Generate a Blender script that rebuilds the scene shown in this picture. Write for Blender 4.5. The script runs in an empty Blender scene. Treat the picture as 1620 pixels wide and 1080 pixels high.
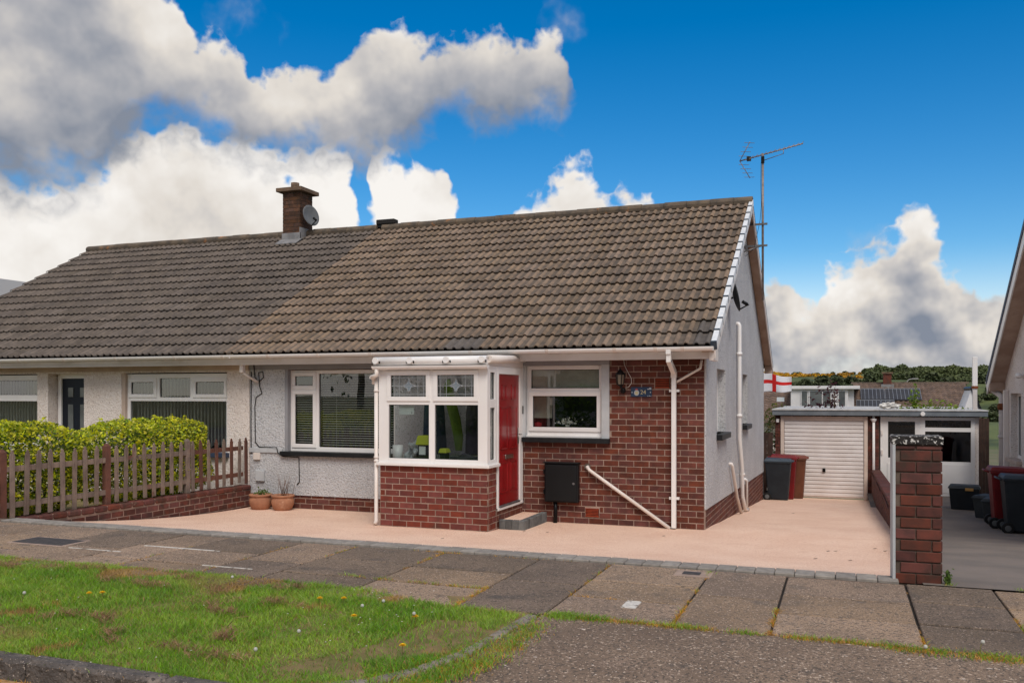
import bpy, bmesh, math, random
import numpy as np
from mathutils import Vector, Matrix

random.seed(7)
rng = np.random.default_rng(11)
R = math.radians
scene = bpy.context.scene
col = scene.collection

# ------------------------------------------------------------------ camera
YAW = R(20.5)
cam_d = bpy.data.cameras.new('camera')
cam = bpy.data.objects.new('camera', cam_d)
col.objects.link(cam)
cam.location = (1.83, -12.66, 1.93)
cam.rotation_euler = (R(90), 0, YAW)
cam_d.sensor_width = 36
cam_d.lens = 36 * 1400 / 1620
cam_d.shift_y = 82 / 1620
cam_d.clip_end = 4000
cam_d.clip_start = 0.05
scene.camera = cam

# ------------------------------------------------------------------ exposure
scene.view_settings.view_transform = 'Standard'
scene.view_settings.look = 'None'
scene.view_settings.exposure = 0.68
scene.view_settings.gamma = 1
scene.cycles.max_bounces = 6
scene.cycles.diffuse_bounces = 3
scene.cycles.glossy_bounces = 3
scene.cycles.transparent_max_bounces = 12
scene.cycles.caustics_reflective = False
scene.cycles.caustics_refractive = False
scene.cycles.use_denoising = True

# ------------------------------------------------------------------ sun and sky
SUN_EL, SUN_AZ = R(50), R(150)          # azimuth clockwise from +Y: in front of the house, to the right
sun_d = bpy.data.lights.new('sun', 'SUN')
sun_d.energy = 1.5
sun_d.angle = R(28)
sun_d.color = (1.0, .94, .86)
sun = bpy.data.objects.new('sun', sun_d)
col.objects.link(sun)
sun_dir = Vector((math.sin(SUN_AZ) * math.cos(SUN_EL), math.cos(SUN_AZ) * math.cos(SUN_EL), math.sin(SUN_EL)))
sun.rotation_euler = sun_dir.to_track_quat('Z', 'Y').to_euler()
sun.location = (6, -10, 14)

world = bpy.data.worlds.new('World')
scene.world = world
world.use_nodes = True


class NT:
    """small helper round a node tree"""
    def __init__(s, tree):
        s.t = tree
        s.L = tree.links

    def n(s, typ, **kw):
        nd = s.t.nodes.new(typ)
        for k, v in kw.items():
            setattr(nd, k, v)
        return nd

    def put(s, sock, v):
        if v is None:
            return
        if hasattr(v, 'is_linked') or isinstance(v, bpy.types.NodeSocket):
            s.L.new(v, sock)
        else:
            if isinstance(v, (tuple, list)) and len(v) == 3 and len(sock.default_value) == 4:
                v = (*v, 1)
            sock.default_value = v

    def m(s, op, a, b=None, c=None, clamp=False):
        nd = s.n('ShaderNodeMath', operation=op, use_clamp=clamp)
        s.put(nd.inputs[0], a)
        s.put(nd.inputs[1], b)
        s.put(nd.inputs[2], c)
        return nd.outputs[0]

    def v(s, op, a, b=None, out=0):
        nd = s.n('ShaderNodeVectorMath', operation=op)
        s.put(nd.inputs[0], a)
        if b is not None:
            if op == 'SCALE':
                s.put(nd.inputs[3], b)
            else:
                s.put(nd.inputs[1], b)
        return nd.outputs[out]

    def noise(s, vec, scale, detail=4, rough=.55, out=0, dist=0.0):
        nd = s.n('ShaderNodeTexNoise')
        s.put(nd.inputs['Vector'], vec)
        nd.inputs['Scale'].default_value = scale
        nd.inputs['Detail'].default_value = detail
        nd.inputs['Roughness'].default_value = rough
        nd.inputs['Distortion'].default_value = dist
        return nd.outputs[out]

    def mix(s, fac, a, b, typ='RGBA', blend='MIX'):
        nd = s.n('ShaderNodeMix', data_type=typ)
        if typ == 'RGBA':
            nd.blend_type = blend
            i, j, o = 6, 7, 2
        else:
            i, j, o = 2, 3, 0
        s.put(nd.inputs[0], fac)
        s.put(nd.inputs[i], a)
        s.put(nd.inputs[j], b)
        return nd.outputs[o]

    def ss(s, v, lo, hi, a=0.0, b=1.0):
        nd = s.n('ShaderNodeMapRange', interpolation_type='SMOOTHSTEP')
        s.put(nd.inputs[0], v)
        nd.inputs[1].default_value = lo
        nd.inputs[2].default_value = hi
        nd.inputs[3].default_value = a
        nd.inputs[4].default_value = b
        return nd.outputs[0]


# cloud banks: (azimuth, upper edge, lower edge), read off as directions; an upper edge under the lower one means a gap
BANKS = [
    (.30, 'bank_high', [(-400, -300, 260), (0, -260, 300), (110, -220, 318), (190, -140, 262), (255, -40, 212), (292, 0, 214), (312, 62, 222), (330, 58, 228),
            (375, 84, 236), (395, 122, 250), (450, 108, 264), (505, 122, 260), (532, 134, 252), (560, 88, 250), (590, 56, 246), (622, 44, 242),
            (660, 66, 232), (690, 88, 192), (740, 64, 190), (790, 60, 202), (832, 70, 198), (868, 56, 196), (892, 72, 188), (908, 110, 150),
            (930, 190, 110), (1020, 300, 100), (2000, 300, 100)]),
    (.75, 'bank_low', [(-400, 240, 640), (0, 300, 640), (70, 306, 640), (130, 286, 640), (185, 246, 640), (228, 208, 640), (280, 204, 640), (345, 226, 640),
            (450, 256, 640), (520, 248, 640), (548, 262, 640), (562, 305, 640), (578, 352, 640), (588, 300, 640), (604, 266, 640), (650, 254, 640),
            (700, 262, 640), (716, 308, 640), (742, 372, 640), (790, 356, 640), (822, 322, 640), (862, 298, 640), (900, 264, 640), (928, 268, 640),
            (958, 298, 640), (1000, 290, 640), (1026, 312, 640), (1042, 370, 640), (1120, 600, 640), (1180, 690, 640), (2000, 690, 640)]),
    (.75, 'bank_right', [(-400, 690, 640), (1100, 690, 640), (1190, 500, 640), (1226, 446, 640), (1252, 462, 640),
            (1282, 474, 640), (1300, 440, 640), (1330, 424, 640), (1372, 420, 640), (1402, 398, 640), (1430, 362, 640), (1450, 346, 640), (1470, 362, 640),
            (1492, 398, 640), (1524, 428, 640), (1546, 462, 640), (1572, 462, 640), (1600, 446, 640), (1700, 430, 640), (2000, 430, 640)]),
    (.45, 'wisps', [(-400, 300, 100), (300, 80, 0), (334, -4, 44), (385, -14, 58), (440, 8, 52), (466, 24, 46), (486, 70, 10), (835, 60, 0), (856, 2, 42),
            (890, -8, 62), (930, 2, 46), (952, 60, 0), (1330, 430, 360), (1352, 370, 402), (1376, 364, 410), (1402, 374, 398), (1420, 430, 360),
            (1512, 420, 350), (1536, 362, 394), (1558, 420, 350), (2000, 420, 350)]),
]
A0, A1 = -.62, .62


def build_sky():
    t = NT(world.node_tree)
    world.node_tree.nodes.clear()
    s, c = math.sin(YAW), math.cos(YAW)
    tc = t.n('ShaderNodeTexCoord')
    d = t.v('NORMALIZE', tc.outputs['Generated'])
    n1 = t.noise(d, 7, 9, .60)
    nr = t.noise(d, 5.5, 2.5, .5)
    n1o = t.noise(t.v('ADD', d, (.016, 0, .042)), 5.5, 2.5, .5)
    nf = t.noise(t.v('ADD', d, (2, 7, 3)), 22, 3, .55)
    nfo = t.noise(t.v('ADD', d, (2.006, 7, 3.012)), 22, 3, .55)
    n0 = t.noise(t.v('ADD', d, (5, 2, 1)), 16, 2, .5)
    right = t.v('DOT_PRODUCT', d, (c, s, 0), out=1)
    fwd = t.v('DOT_PRODUCT', d, (-s, c, 0), out=1)
    sep = t.n('ShaderNodeSeparateXYZ')
    t.put(sep.inputs[0], d)
    az = t.m('ARCTAN2', right, fwd)
    hor = t.m('SQRT', t.m('ADD', t.m('MULTIPLY', right, right), t.m('MULTIPLY', fwd, fwd)))
    el = t.m('DIVIDE', sep.outputs[2], t.m('MAXIMUM', hor, .001))
    wob = t.m('SUBTRACT', n0, .5)
    az = t.m('MULTIPLY_ADD', wob, .05, az)
    u = t.m('DIVIDE', t.m('SUBTRACT', az, A0), A1 - A0, clamp=True)
    e = t.m('MULTIPLY_ADD', wob, .04, el)
    puff = t.m('MULTIPLY', t.m('SUBTRACT', n1, .5), .16)
    relief = t.m('ADD', t.m('MULTIPLY', t.m('SUBTRACT', nr, n1o), 1.5), t.m('MULTIPLY', t.m('SUBTRACT', nf, nfo), .55))
    billow = t.m('SUBTRACT', .016, t.m('MULTIPLY', t.m('ABSOLUTE', t.m('SUBTRACT', nf, .5)), .13))
    puff = t.m('ADD', puff, billow)

    def curve(pts):
        nd = t.n('ShaderNodeFloatCurve')
        cu = nd.mapping.curves[0]
        P = []
        for (x, y) in pts:
            a = math.atan((x - 810) / 1400)
            P.append(((a - A0) / (A1 - A0), ((622 - y) / 1400 * math.cos(a) + .2) / 1.0))
        P = [q for q in P if 0 <= q[0] <= 1]
        while len(cu.points) < len(P):
            cu.points.new(.5, .5)
        for q, w in zip(cu.points, P):
            q.location = (w[0], min(1, max(0, w[1])))
            q.handle_type = 'AUTO_CLAMPED'
        nd.mapping.update()
        t.put(nd.inputs['Value'], u)
        return t.m('SUBTRACT', nd.outputs[0], .2)

    layers = {}
    for (base, name, pts) in BANKS:
        top = curve([(x, a) for x, a, b in pts])
        bot = curve([(x, b) for x, a, b in pts])
        under = t.m('SUBTRACT', top, e)
        over = t.m('SUBTRACT', e, bot)
        soft = .10 if name == 'wisps' else .020
        mk = t.m('MULTIPLY', t.ss(t.m('ADD', under, puff), 0, soft), t.ss(t.m('ADD', over, puff), -.01, .10 if name == 'wisps' else .055))
        span = {'bank_low': .24, 'bank_right': .10}.get(name, .19)
        # pale towards the top, grey towards the flat base
        h = t.m('SUBTRACT', 1.0, t.m('DIVIDE', t.m('MAXIMUM', under, 0), span))
        if name == 'bank_high':
            h = t.m('MINIMUM', t.m('MAXIMUM', h, .34), t.m('DIVIDE', t.m('SUBTRACT', over, .012), .135))
            h = t.m('MULTIPLY_ADD', t.m('MAXIMUM', h, 0), .92, .0)
        elif name == 'bank_low':
            h = t.m('MULTIPLY_ADD', t.m('MAXIMUM', h, 0), .5, .40)
        elif name == 'bank_right':
            low = t.m('MULTIPLY', t.ss(e, .07, .02), .34)
            h = t.m('ADD', t.m('MULTIPLY_ADD', t.m('MAXIMUM', h, 0), .56, .10), low)
        else:
            h = .42
        lt = t.m('ADD', t.m('MULTIPLY', relief, 1.9), h) if name == 'bank_right' else t.m('ADD', relief, h)
        layers[name] = (mk, lt)
    # out of view all round, thicker cloud added to whiten and strengthen the fill light
    n2 = t.noise(d, 2.6, 3, .5)
    far = t.m('ADD', t.m('SUBTRACT', n2, .455), t.m('MULTIPLY', puff, .8))
    fm = t.ss(far, .0, .05)
    fl = t.m('ADD', t.m('SUBTRACT', .78, t.m('MULTIPLY', far, 1.8)), relief)
    view = t.v('DOT_PRODUCT', d, (-s * .96, c * .96, .28), out=1)
    w = t.ss(view, .84, .74)

    def tone(light):
        cl = t.n('ShaderNodeValToRGB')
        r = cl.color_ramp
        r.elements[0].position = .0
        r.elements[0].color = (1.45, 1.65, 2.05, 1)
        r.elements[1].position = 1.0
        r.elements[1].color = (5.9, 5.7, 5.45, 1)
        q = r.elements.new(.3)
        q.color = (2.75, 2.75, 2.9, 1)
        q = r.elements.new(.62)
        q.color = (4.7, 4.4, 4.05, 1)
        t.put(cl.inputs[0], light)
        return cl.outputs[0]

    sky = t.n('ShaderNodeTexSky', sky_type='NISHITA')
    sky.sun_disc = False
    sky.sun_elevation = SUN_EL
    sky.sun_rotation = SUN_AZ
    sky.air_density = 1.0
    sky.dust_density = 0.0
    sky.ozone_density = 3.0
    hs = t.n('ShaderNodeHueSaturation')
    hs.inputs['Saturation'].default_value = 1.55
    hs.inputs['Value'].default_value = .76
    t.put(hs.inputs['Saturation'], t.ss(el, .02, .16, .5, 1.48))
    t.put(hs.inputs['Color'], sky.outputs[0])
    # nearer banks lie over farther ones
    inview = hs.outputs[0]
    for name in ('bank_low', 'bank_right', 'wisps', 'bank_high'):
        mk, lt = layers[name]
        inview = t.mix(mk, inview, tone(lt))
    colr = t.mix(w, inview, t.mix(fm, hs.outputs[0], tone(fl)))
    bg = t.n('ShaderNodeBackground')
    bg.inputs[1].default_value = .1
    t.put(bg.inputs[0], colr)
    out = t.n('ShaderNodeOutputWorld')
    t.L.new(bg.outputs[0], out.inputs[0])


build_sky()
world.cycles.sampling_method = 'NONE'


# ------------------------------------------------------------------ materials
def lin(r, g, b):
    f = lambda c: ((c / 255 + .055) / 1.055) ** 2.4 if c > 10 else c / 255 / 12.92
    return (f(r), f(g), f(b))


MATS = {}


def mat(name, c, c2=None, scale=4.0, rough=.8, rnd=None, amt=.25, bump=None, speck=None, spec=.3, metal=0.0, coat=0.0, stain=None, detail=4,
        transl=0.0, streak=None):
    """c..c2 mixed by noise in world space; rnd 'obj'/'isl' varies value per object / loose piece; bump (scale, strength, dist);
    speck [(scale, colour, threshold, softness)]; stain (scale, colour, lo, hi)"""
    m = bpy.data.materials.new(name)
    m.use_nodes = True
    t = NT(m.node_tree)
    b = m.node_tree.nodes['Principled BSDF']
    b.inputs['Roughness'].default_value = rough
    b.inputs['Specular IOR Level'].default_value = spec
    b.inputs['Metallic'].default_value = metal
    if coat:
        b.inputs['Coat Weight'].default_value = coat
        b.inputs['Coat Roughness'].default_value = .08
    geo = t.n('ShaderNodeNewGeometry')
    pos = geo.outputs['Position']
    colr = c
    if c2 is not None:
        f = t.ss(t.noise(pos, scale, detail), .32, .68)
        colr = t.mix(f, c, c2)
    if rnd:
        if rnd == 'obj':
            oi = t.n('ShaderNodeObjectInfo')
            rv = oi.outputs['Random']
        else:
            rv = geo.outputs['Random Per Island']
        hsv = t.n('ShaderNodeHueSaturation')
        t.put(hsv.inputs['Color'], colr)
        r2 = t.m('FRACT', t.m('MULTIPLY', rv, 37.7))
        t.put(hsv.inputs['Hue'], t.m('MULTIPLY_ADD', t.m('SUBTRACT', r2, .5), .010 * amt / .25, .5))
        t.put(hsv.inputs['Saturation'], t.m('MULTIPLY_ADD', t.m('SUBTRACT', r2, .5), .22 * amt / .25, 1.0))
        t.put(hsv.inputs['Value'], t.m('MULTIPLY_ADD', t.m('SUBTRACT', rv, .5), 2 * amt, 1.0))
        colr = hsv.outputs[0]
    for sp in (stain or []):
        sc, sc_col, lo, hi = sp
        f = t.ss(t.noise(t.v('ADD', pos, (11, 5, 3)), sc, 5, .6), lo, hi)
        colr = t.mix(f, colr, sc_col)
    for sp in (streak or []):
        sc, sc_col, lo, hi, vec = sp
        f = t.ss(t.noise(t.v('MULTIPLY', pos, vec), sc, 4, .6), lo, hi)
        colr = t.mix(f, colr, sc_col)
    for sp in (speck or []):
        sc, sc_col, th, so = sp
        f = t.ss(t.noise(t.v('ADD', pos, (1, 9, 4)), sc, 2, .6), th, th + so)
        colr = t.mix(f, colr, sc_col)
    t.put(b.inputs['Base Color'], colr)
    if bump:
        bn = None
        for (sc, st, di) in (bump if isinstance(bump, list) else [bump]):
            nd = t.n('ShaderNodeBump')
            nd.inputs['Strength'].default_value = st
            nd.inputs['Distance'].default_value = di
            t.put(nd.inputs['Height'], t.noise(pos, sc, 3, .6))
            if bn is not None:
                t.put(nd.inputs['Normal'], bn)
            bn = nd.outputs[0]
        t.put(b.inputs['Normal'], bn)
    if transl:
        tr = t.n('ShaderNodeBsdfTranslucent')
        t.put(tr.inputs[0], colr)
        mx = t.n('ShaderNodeMixShader')
        mx.inputs[0].default_value = transl
        t.L.new(b.outputs[0], mx.inputs[1])
        t.L.new(tr.outputs[0], mx.inputs[2])
        o = m.node_tree.nodes['Material Output']
        t.L.new(mx.outputs[0], o.inputs[0])
    MATS[name] = m
    return m


def glass(name, tint, refl=1.0, rough=0.0, through=1.0):
    """flat window glass: a mirror by Fresnel over a tinted clear pane"""
    m = bpy.data.materials.new(name)
    m.use_nodes = True
    t = NT(m.node_tree)
    m.node_tree.nodes.clear()
    tr = t.n('ShaderNodeBsdfTransparent')
    t.put(tr.inputs[0], (tint[0] * through, tint[1] * through, tint[2] * through, 1))
    gl = t.n('ShaderNodeBsdfGlossy')
    gl.inputs['Roughness'].default_value = rough
    fr = t.n('ShaderNodeFresnel')
    fr.inputs[0].default_value = 1.52
    geo = t.n('ShaderNodeNewGeometry')
    f = t.m('MULTIPLY', t.m('MULTIPLY', fr.outputs[0], 2.0 * refl, clamp=True), t.m('SUBTRACT', 1.0, geo.outputs['Backfacing']))
    bp = t.n('ShaderNodeBump')
    bp.inputs['Strength'].default_value = .03
    bp.inputs['Distance'].default_value = .02
    t.put(bp.inputs['Height'], t.noise(geo.outputs['Position'], 1.6, 1))
    t.put(gl.inputs['Normal'], bp.outputs[0])
    mx = t.n('ShaderNodeMixShader')
    t.put(mx.inputs[0], f)
    t.L.new(tr.outputs[0], mx.inputs[1])
    t.L.new(gl.outputs[0], mx.inputs[2])
    o = t.n('ShaderNodeOutputMaterial')
    t.L.new(mx.outputs[0], o.inputs[0])
    MATS[name] = m
    return m


BR = dict(c=lin(106, 58, 48), c2=lin(86, 49, 42), scale=9, rough=.82, amt=.27, bump=[(160, .5, .003), (40, .35, .004)],
          stain=[(2.2, lin(84, 56, 46), .60, .80), (14, lin(160, 126, 106), .655, .80)])
mat('brick', rnd='obj', **BR)
mat('brick_mass', rnd='isl', **BR)
PB = dict(BR)
PB.update(c=lin(118, 58, 48), c2=lin(102, 51, 44), amt=.2)
mat('porch_brick', rnd='obj', **PB)
DB = dict(BR)
DB.update(c=lin(108, 61, 53), c2=lin(84, 53, 47), amt=.26, stain=[(3.0, lin(62, 54, 46), .5, .75), (12, lin(120, 96, 80), .66, .8)])
mat('old_brick', rnd='obj', **DB)
mat('old_brick_mass', rnd='isl', **DB)
CB = dict(DB)
CB.update(c=lin(96, 66, 50), c2=lin(74, 54, 43), amt=.3)
mat('chimney_brick', rnd='isl', **CB)
mat('mortar', lin(166, 142, 128), lin(132, 112, 100), 6, .95, bump=(90, .5, .004))
mat('mortar_dark', lin(112, 96, 85), lin(80, 70, 62), 6, .95, bump=(90, .5, .004))
mat('efflorescence', lin(226, 206, 186), lin(196, 170, 148), 14, .95)
RC = dict(rough=.95, spec=.15)
mat('render_white', lin(238, 230, 225), lin(228, 218, 211), 1.3, bump=[(34, 1.0, .022), (80, .8, .010)],
    speck=[(34, lin(196, 182, 172), .56, .09), (60, lin(192, 178, 168), .59, .08)], stain=[(.9, lin(206, 192, 182), .58, .9)], **RC)
mat('render_grey', lin(206, 206, 208), lin(194, 194, 196), 1.3, bump=[(34, 1.0, .026), (80, .9, .012)],
    speck=[(34, lin(166, 166, 168), .57, .08), (52, lin(162, 162, 164), .59, .07), (46, lin(226, 226, 226), .61, .08)], stain=[(.9, lin(180, 178, 176), .58, .95)], **RC)
mat('render_cream', lin(236, 226, 219), lin(227, 215, 207), 1.3, bump=[(34, 1.0, .022), (80, .8, .010)],
    speck=[(34, lin(202, 186, 176), .57, .09), (60, lin(198, 182, 172), .60, .08), (46, lin(244, 238, 232), .60, .08)], stain=[(.9, lin(212, 198, 188), .60, .95)], **RC)
mat('paint_grey', lin(152, 152, 156), lin(142, 142, 146), 3, .7, bump=(60, .15, .003))
mat('paint_light_grey', lin(190, 192, 194), lin(176, 178, 180), 4, .7, bump=(60, .25, .003))
mat('paint_beige', lin(196, 178, 164), lin(180, 160, 146), 3, .75, bump=(60, .2, .003))
mat('timber_board', lin(186, 164, 148), lin(166, 142, 126), 2.5, .75, bump=(30, .2, .003), stain=[(4, lin(140, 118, 104), .6, .8)])
mat('upvc', lin(236, 233, 231), lin(229, 225, 222), 1.5, .32, spec=.45)
mat('upvc_aged', lin(228, 220, 214), lin(218, 206, 197), 2.5, .4, spec=.4, stain=[(5, lin(196, 172, 150), .66, .85)])
mat('fascia_white', lin(222, 215, 211), lin(212, 203, 197), 2, .45, spec=.4, stain=[(3, lin(190, 176, 166), .6, .85)])
mat('soffit_grey', lin(150, 150, 152), None, rough=.7)
mat('gasket', lin(26, 27, 29), None, rough=.6)
mat('black_paint', lin(24, 26, 29), lin(34, 36, 38), 8, .45, bump=(90, .15, .003), speck=[(30, lin(90, 92, 92), .72, .04)])
mat('black_box', lin(15, 17, 19), lin(20, 22, 24), 3, .5)
mat('black_metal', lin(20, 20, 22), None, rough=.4, metal=.3)
mat('red_door', lin(142, 10, 18), lin(128, 8, 15), 3, .32, spec=.5, coat=.25)
mat('navy_door', lin(13, 20, 34), lin(11, 17, 30), 3, .45, spec=.3)
mat('navy_paint', lin(48, 60, 82), None, rough=.55)
mat('chrome', lin(190, 188, 184), None, rough=.25, metal=1)
mat('steel_dull', lin(128, 128, 130), lin(104, 104, 106), 9, .5, metal=.7)
mat('lead', lin(150, 148, 148), lin(122, 120, 120), 5, .65, metal=.2, bump=(30, .3, .004))
mat('terracotta', lin(178, 126, 97), lin(154, 106, 82), 5, .85, bump=(60, .2, .002), stain=[(7, lin(206, 164, 136), .58, .8)])
mat('airbrick', lin(150, 62, 36), lin(130, 52, 32), 9, .85)
mat('soil', lin(70, 52, 40), lin(50, 38, 30), 20, .95, bump=(60, 1, .01))
TL = dict(rough=.88, spec=.2, bump=[(110, .5, .004), (30, .25, .004)], amt=.17)
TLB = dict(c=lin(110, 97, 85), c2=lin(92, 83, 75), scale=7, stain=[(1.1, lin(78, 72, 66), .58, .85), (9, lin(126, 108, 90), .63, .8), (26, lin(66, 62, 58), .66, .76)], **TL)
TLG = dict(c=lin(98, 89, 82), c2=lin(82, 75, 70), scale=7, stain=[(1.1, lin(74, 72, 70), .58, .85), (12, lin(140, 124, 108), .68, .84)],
           speck=[(60, lin(176, 170, 160), .76, .03)], **TL)
mat('tile_brown', rnd='obj', **TLB)
mat('tile_brown_mass', rnd='isl', **TLB)
mat('tile_grey', rnd='obj', **TLG)
mat('tile_grey_mass', rnd='isl', **TLG)
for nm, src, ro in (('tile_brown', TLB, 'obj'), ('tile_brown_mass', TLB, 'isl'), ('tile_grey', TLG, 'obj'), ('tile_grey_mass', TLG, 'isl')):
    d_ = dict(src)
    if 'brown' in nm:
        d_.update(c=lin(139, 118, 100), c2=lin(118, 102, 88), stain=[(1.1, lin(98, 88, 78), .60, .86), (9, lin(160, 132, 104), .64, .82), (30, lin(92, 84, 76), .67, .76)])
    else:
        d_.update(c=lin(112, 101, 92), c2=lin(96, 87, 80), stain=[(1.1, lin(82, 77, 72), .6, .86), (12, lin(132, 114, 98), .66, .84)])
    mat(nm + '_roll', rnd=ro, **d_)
mat('tile_new_roll', lin(106, 98, 92), lin(90, 84, 80), 8, .8, rnd='obj', amt=.1)
mat('tile_new', lin(98, 90, 84), lin(82, 76, 72), 8, .8, rnd='obj', amt=.1)
mat('ridge_tile', lin(112, 98, 84), lin(86, 78, 70), 6, .9, rnd='obj', amt=.14, bump=(60, .5, .006), stain=[(4, lin(172, 112, 62), .60, .76), (3, lin(70, 66, 62), .58, .8)])
mat('roof_dark', lin(40, 38, 37), None, rough=.9)
mat('verge_cap', lin(226, 227, 229), lin(208, 211, 214), 9, .45)
mat('verge_gap', lin(64, 74, 86), None, rough=.6)
mat('chimney_cap', lin(120, 98, 80), lin(96, 80, 66), 6, .9, bump=(60, .5, .006))
mat('resin', lin(236, 203, 180), lin(227, 190, 166), 1.1, .85, spec=.25, bump=[(120, .5, .005)],
    speck=[(60, lin(198, 150, 124), .58, .08), (95, lin(188, 138, 114), .58, .08), (80, lin(246, 222, 206), .60, .08), (70, lin(140, 104, 88), .72, .05)], stain=[(1.3, lin(214, 172, 146), .56, .85)],
    streak=[(1.5, lin(208, 164, 138), .60, .82, (.5, 2.2, 1))])
mat('sett', lin(150, 143, 135), lin(130, 123, 116), 14, .9, rnd='obj', amt=.12, bump=(140, .4, .003), stain=[(3, lin(108, 98, 90), .58, .8)])
mat('step_block', lin(106, 106, 104), lin(88, 88, 88), 10, .85, rnd='obj', amt=.3, bump=(140, .4, .003))
mat('slab', lin(162, 137, 114), lin(138, 117, 98), 1.6, .93, rnd='obj', amt=.20, bump=[(120, .8, .006), (260, .5, .003)], detail=6,
    speck=[(44, lin(106, 93, 82), .56, .07), (90, lin(98, 86, 77), .55, .07), (66, lin(194, 172, 154), .61, .06)], stain=[(2.6, lin(104, 94, 86), .52, .74), (1.4, lin(164, 140, 120), .58, .80), (6, lin(96, 86, 78), .60, .74)])
mat('slab_dark', lin(130, 112, 97), lin(112, 97, 84), 1.6, .93, rnd='obj', amt=.14, bump=[(120, .8, .006), (260, .5, .003)], detail=6,
    speck=[(44, lin(86, 76, 68), .56, .07), (90, lin(78, 70, 63), .55, .07), (66, lin(168, 149, 134), .62, .06)], stain=[(2.6, lin(90, 82, 76), .52, .76), (6, lin(132, 114, 100), .60, .76)])
mat('bedding', lin(50, 43, 36), lin(36, 31, 27), 12, .95, bump=(60, .8, .01), stain=[(5, lin(150, 112, 62), .55, .7)])
mat('asphalt_old', lin(148, 126, 107), lin(124, 105, 90), 1.4, .93, bump=[(75, 1, .010), (180, .8, .006)], detail=6,
    speck=[(40, lin(98, 86, 77), .56, .07), (70, lin(90, 80, 72), .55, .07), (55, lin(200, 178, 158), .61, .05), (22, lin(226, 210, 196), .71, .02)],
    stain=[(1.2, lin(156, 134, 118), .56, .78), (3.2, lin(92, 85, 80), .60, .76)])
mat('asphalt', lin(130, 118, 109), lin(112, 103, 96), 1.1, .93, bump=[(110, .7, .006)], speck=[(80, lin(122, 116, 112), .60, .08)], stain=[(1.6, lin(112, 104, 98), .58, .8)])
mat('road', lin(100, 96, 93), lin(86, 83, 80), 1.1, .93, bump=[(90, .8, .008)], speck=[(60, lin(140, 130, 122), .62, .06)])
mat('kerb', lin(112, 103, 97), lin(88, 82, 79), 5, .9, rnd='obj', amt=.05, bump=[(60, 1, .012), (12, .9, .03)], stain=[(3, lin(164, 150, 138), .60, .8)], speck=[(45, lin(74, 69, 66), .56, .08), (60, lin(160, 148, 138), .63, .06)])
mat('kerb_pale', lin(150, 139, 129), lin(122, 113, 106), 5, .9, rnd='obj', amt=.10, bump=[(60, 1, .012)], stain=[(4, lin(112, 104, 84), .52, .68)], speck=[(45, lin(96, 88, 82), .57, .08)])
mat('earth', lin(128, 100, 76), lin(96, 78, 56), 6, .95, bump=[(40, 1, .02), (150, .6, .008)], stain=[(3, lin(84, 88, 46), .5, .7)])
mat('dirt_sand', lin(196, 158, 116), lin(150, 122, 88), 9, .95, bump=[(60, 1, .012)])
mat('verge_soil', lin(138, 116, 82), lin(112, 104, 62), 7, .95, bump=[(60, 1, .012)])
mat('ground', lin(92, 98, 66), lin(112, 104, 80), .2, .95)
mat('white_line', lin(214, 208, 200), lin(190, 184, 176), 20, .9, stain=[(14, lin(130, 120, 110), .52, .62)])
mat('cover_iron', lin(86, 80, 78), lin(66, 62, 62), 20, .7, metal=.3, bump=(80, .6, .004))
mat('cover_frame', lin(168, 146, 132), lin(148, 128, 116), 9, .9)
WD = dict(c=lin(136, 120, 109), c2=lin(112, 98, 89), scale=5, rough=.88, rnd='obj', amt=.14, bump=[(50, .5, .003)], stain=[(2.4, lin(118, 72, 58), .60, .76)],
          streak=[(16, lin(86, 68, 62), .55, .72, (3, 3, .35))])
mat('fence_wood', **WD)
mat('fence_wood_red', lin(112, 74, 62), lin(96, 66, 57), 6, .8, rnd='obj', amt=.14, bump=[(50, .5, .003)], stain=[(5, lin(126, 104, 94), .6, .76)])
mat('timber_dark', lin(78, 58, 49), lin(58, 44, 38), 6, .85, streak=[(16, lin(60, 42, 36), .5, .7, (3, 3, .3))])
mat('rust_white', lin(206, 200, 198), lin(188, 180, 176), 3, .6, stain=[(4, lin(160, 100, 62), .64, .78)])
mat('rust', lin(134, 76, 44), lin(90, 56, 38), 20, .9, bump=(70, .8, .006))
mat('garage_door', lin(228, 222, 220), lin(218, 210, 206), 2, .45, spec=.4)
mat('garage_frame', lin(218, 200, 188), lin(206, 186, 172), 3, .6, stain=[(6, lin(176, 140, 118), .66, .8)])
mat('roof_felt', lin(118, 124, 130), lin(104, 110, 116), 3, .8)
mat('felt_edge', lin(196, 194, 192), lin(170, 168, 166), 6, .85)
mat('bin_black', lin(38, 44, 50), lin(32, 37, 43), 5, .55, bump=(160, .15, .002))
mat('bin_lid', lin(62, 74, 86), lin(54, 65, 76), 5, .5)
mat('bin_maroon', lin(120, 24, 28), lin(104, 20, 24), 4, .5, bump=(160, .15, .002))
mat('bin_brown', lin(112, 68, 48), lin(98, 60, 42), 4, .6, bump=(160, .15, .002))
mat('bin_brown_lid', lin(134, 74, 58), lin(112, 60, 48), 4, .6)
mat('rubber', lin(24, 24, 25), None, rough=.7)
mat('box_grey', lin(62, 66, 68), lin(54, 58, 60), 5, .6)
mat('box_black', lin(34, 38, 42), lin(28, 31, 35), 5, .55)
mat('box_label', lin(206, 160, 96), lin(196, 148, 80), 9, .7)
mat('blind_white', lin(216, 216, 214), None, rough=.6, transl=.15)
mat('blind_grey', lin(212, 212, 208), None, rough=.8, transl=.3, rnd='obj', amt=.12)
mat('room_wall', lin(120, 112, 102), None, rough=.9)
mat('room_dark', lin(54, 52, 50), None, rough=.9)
mat('net', lin(206, 202, 192), lin(184, 180, 168), 6, .9, transl=.2)
mat('plaque', lin(48, 66, 92), lin(40, 56, 80), 9, .55)
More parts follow.
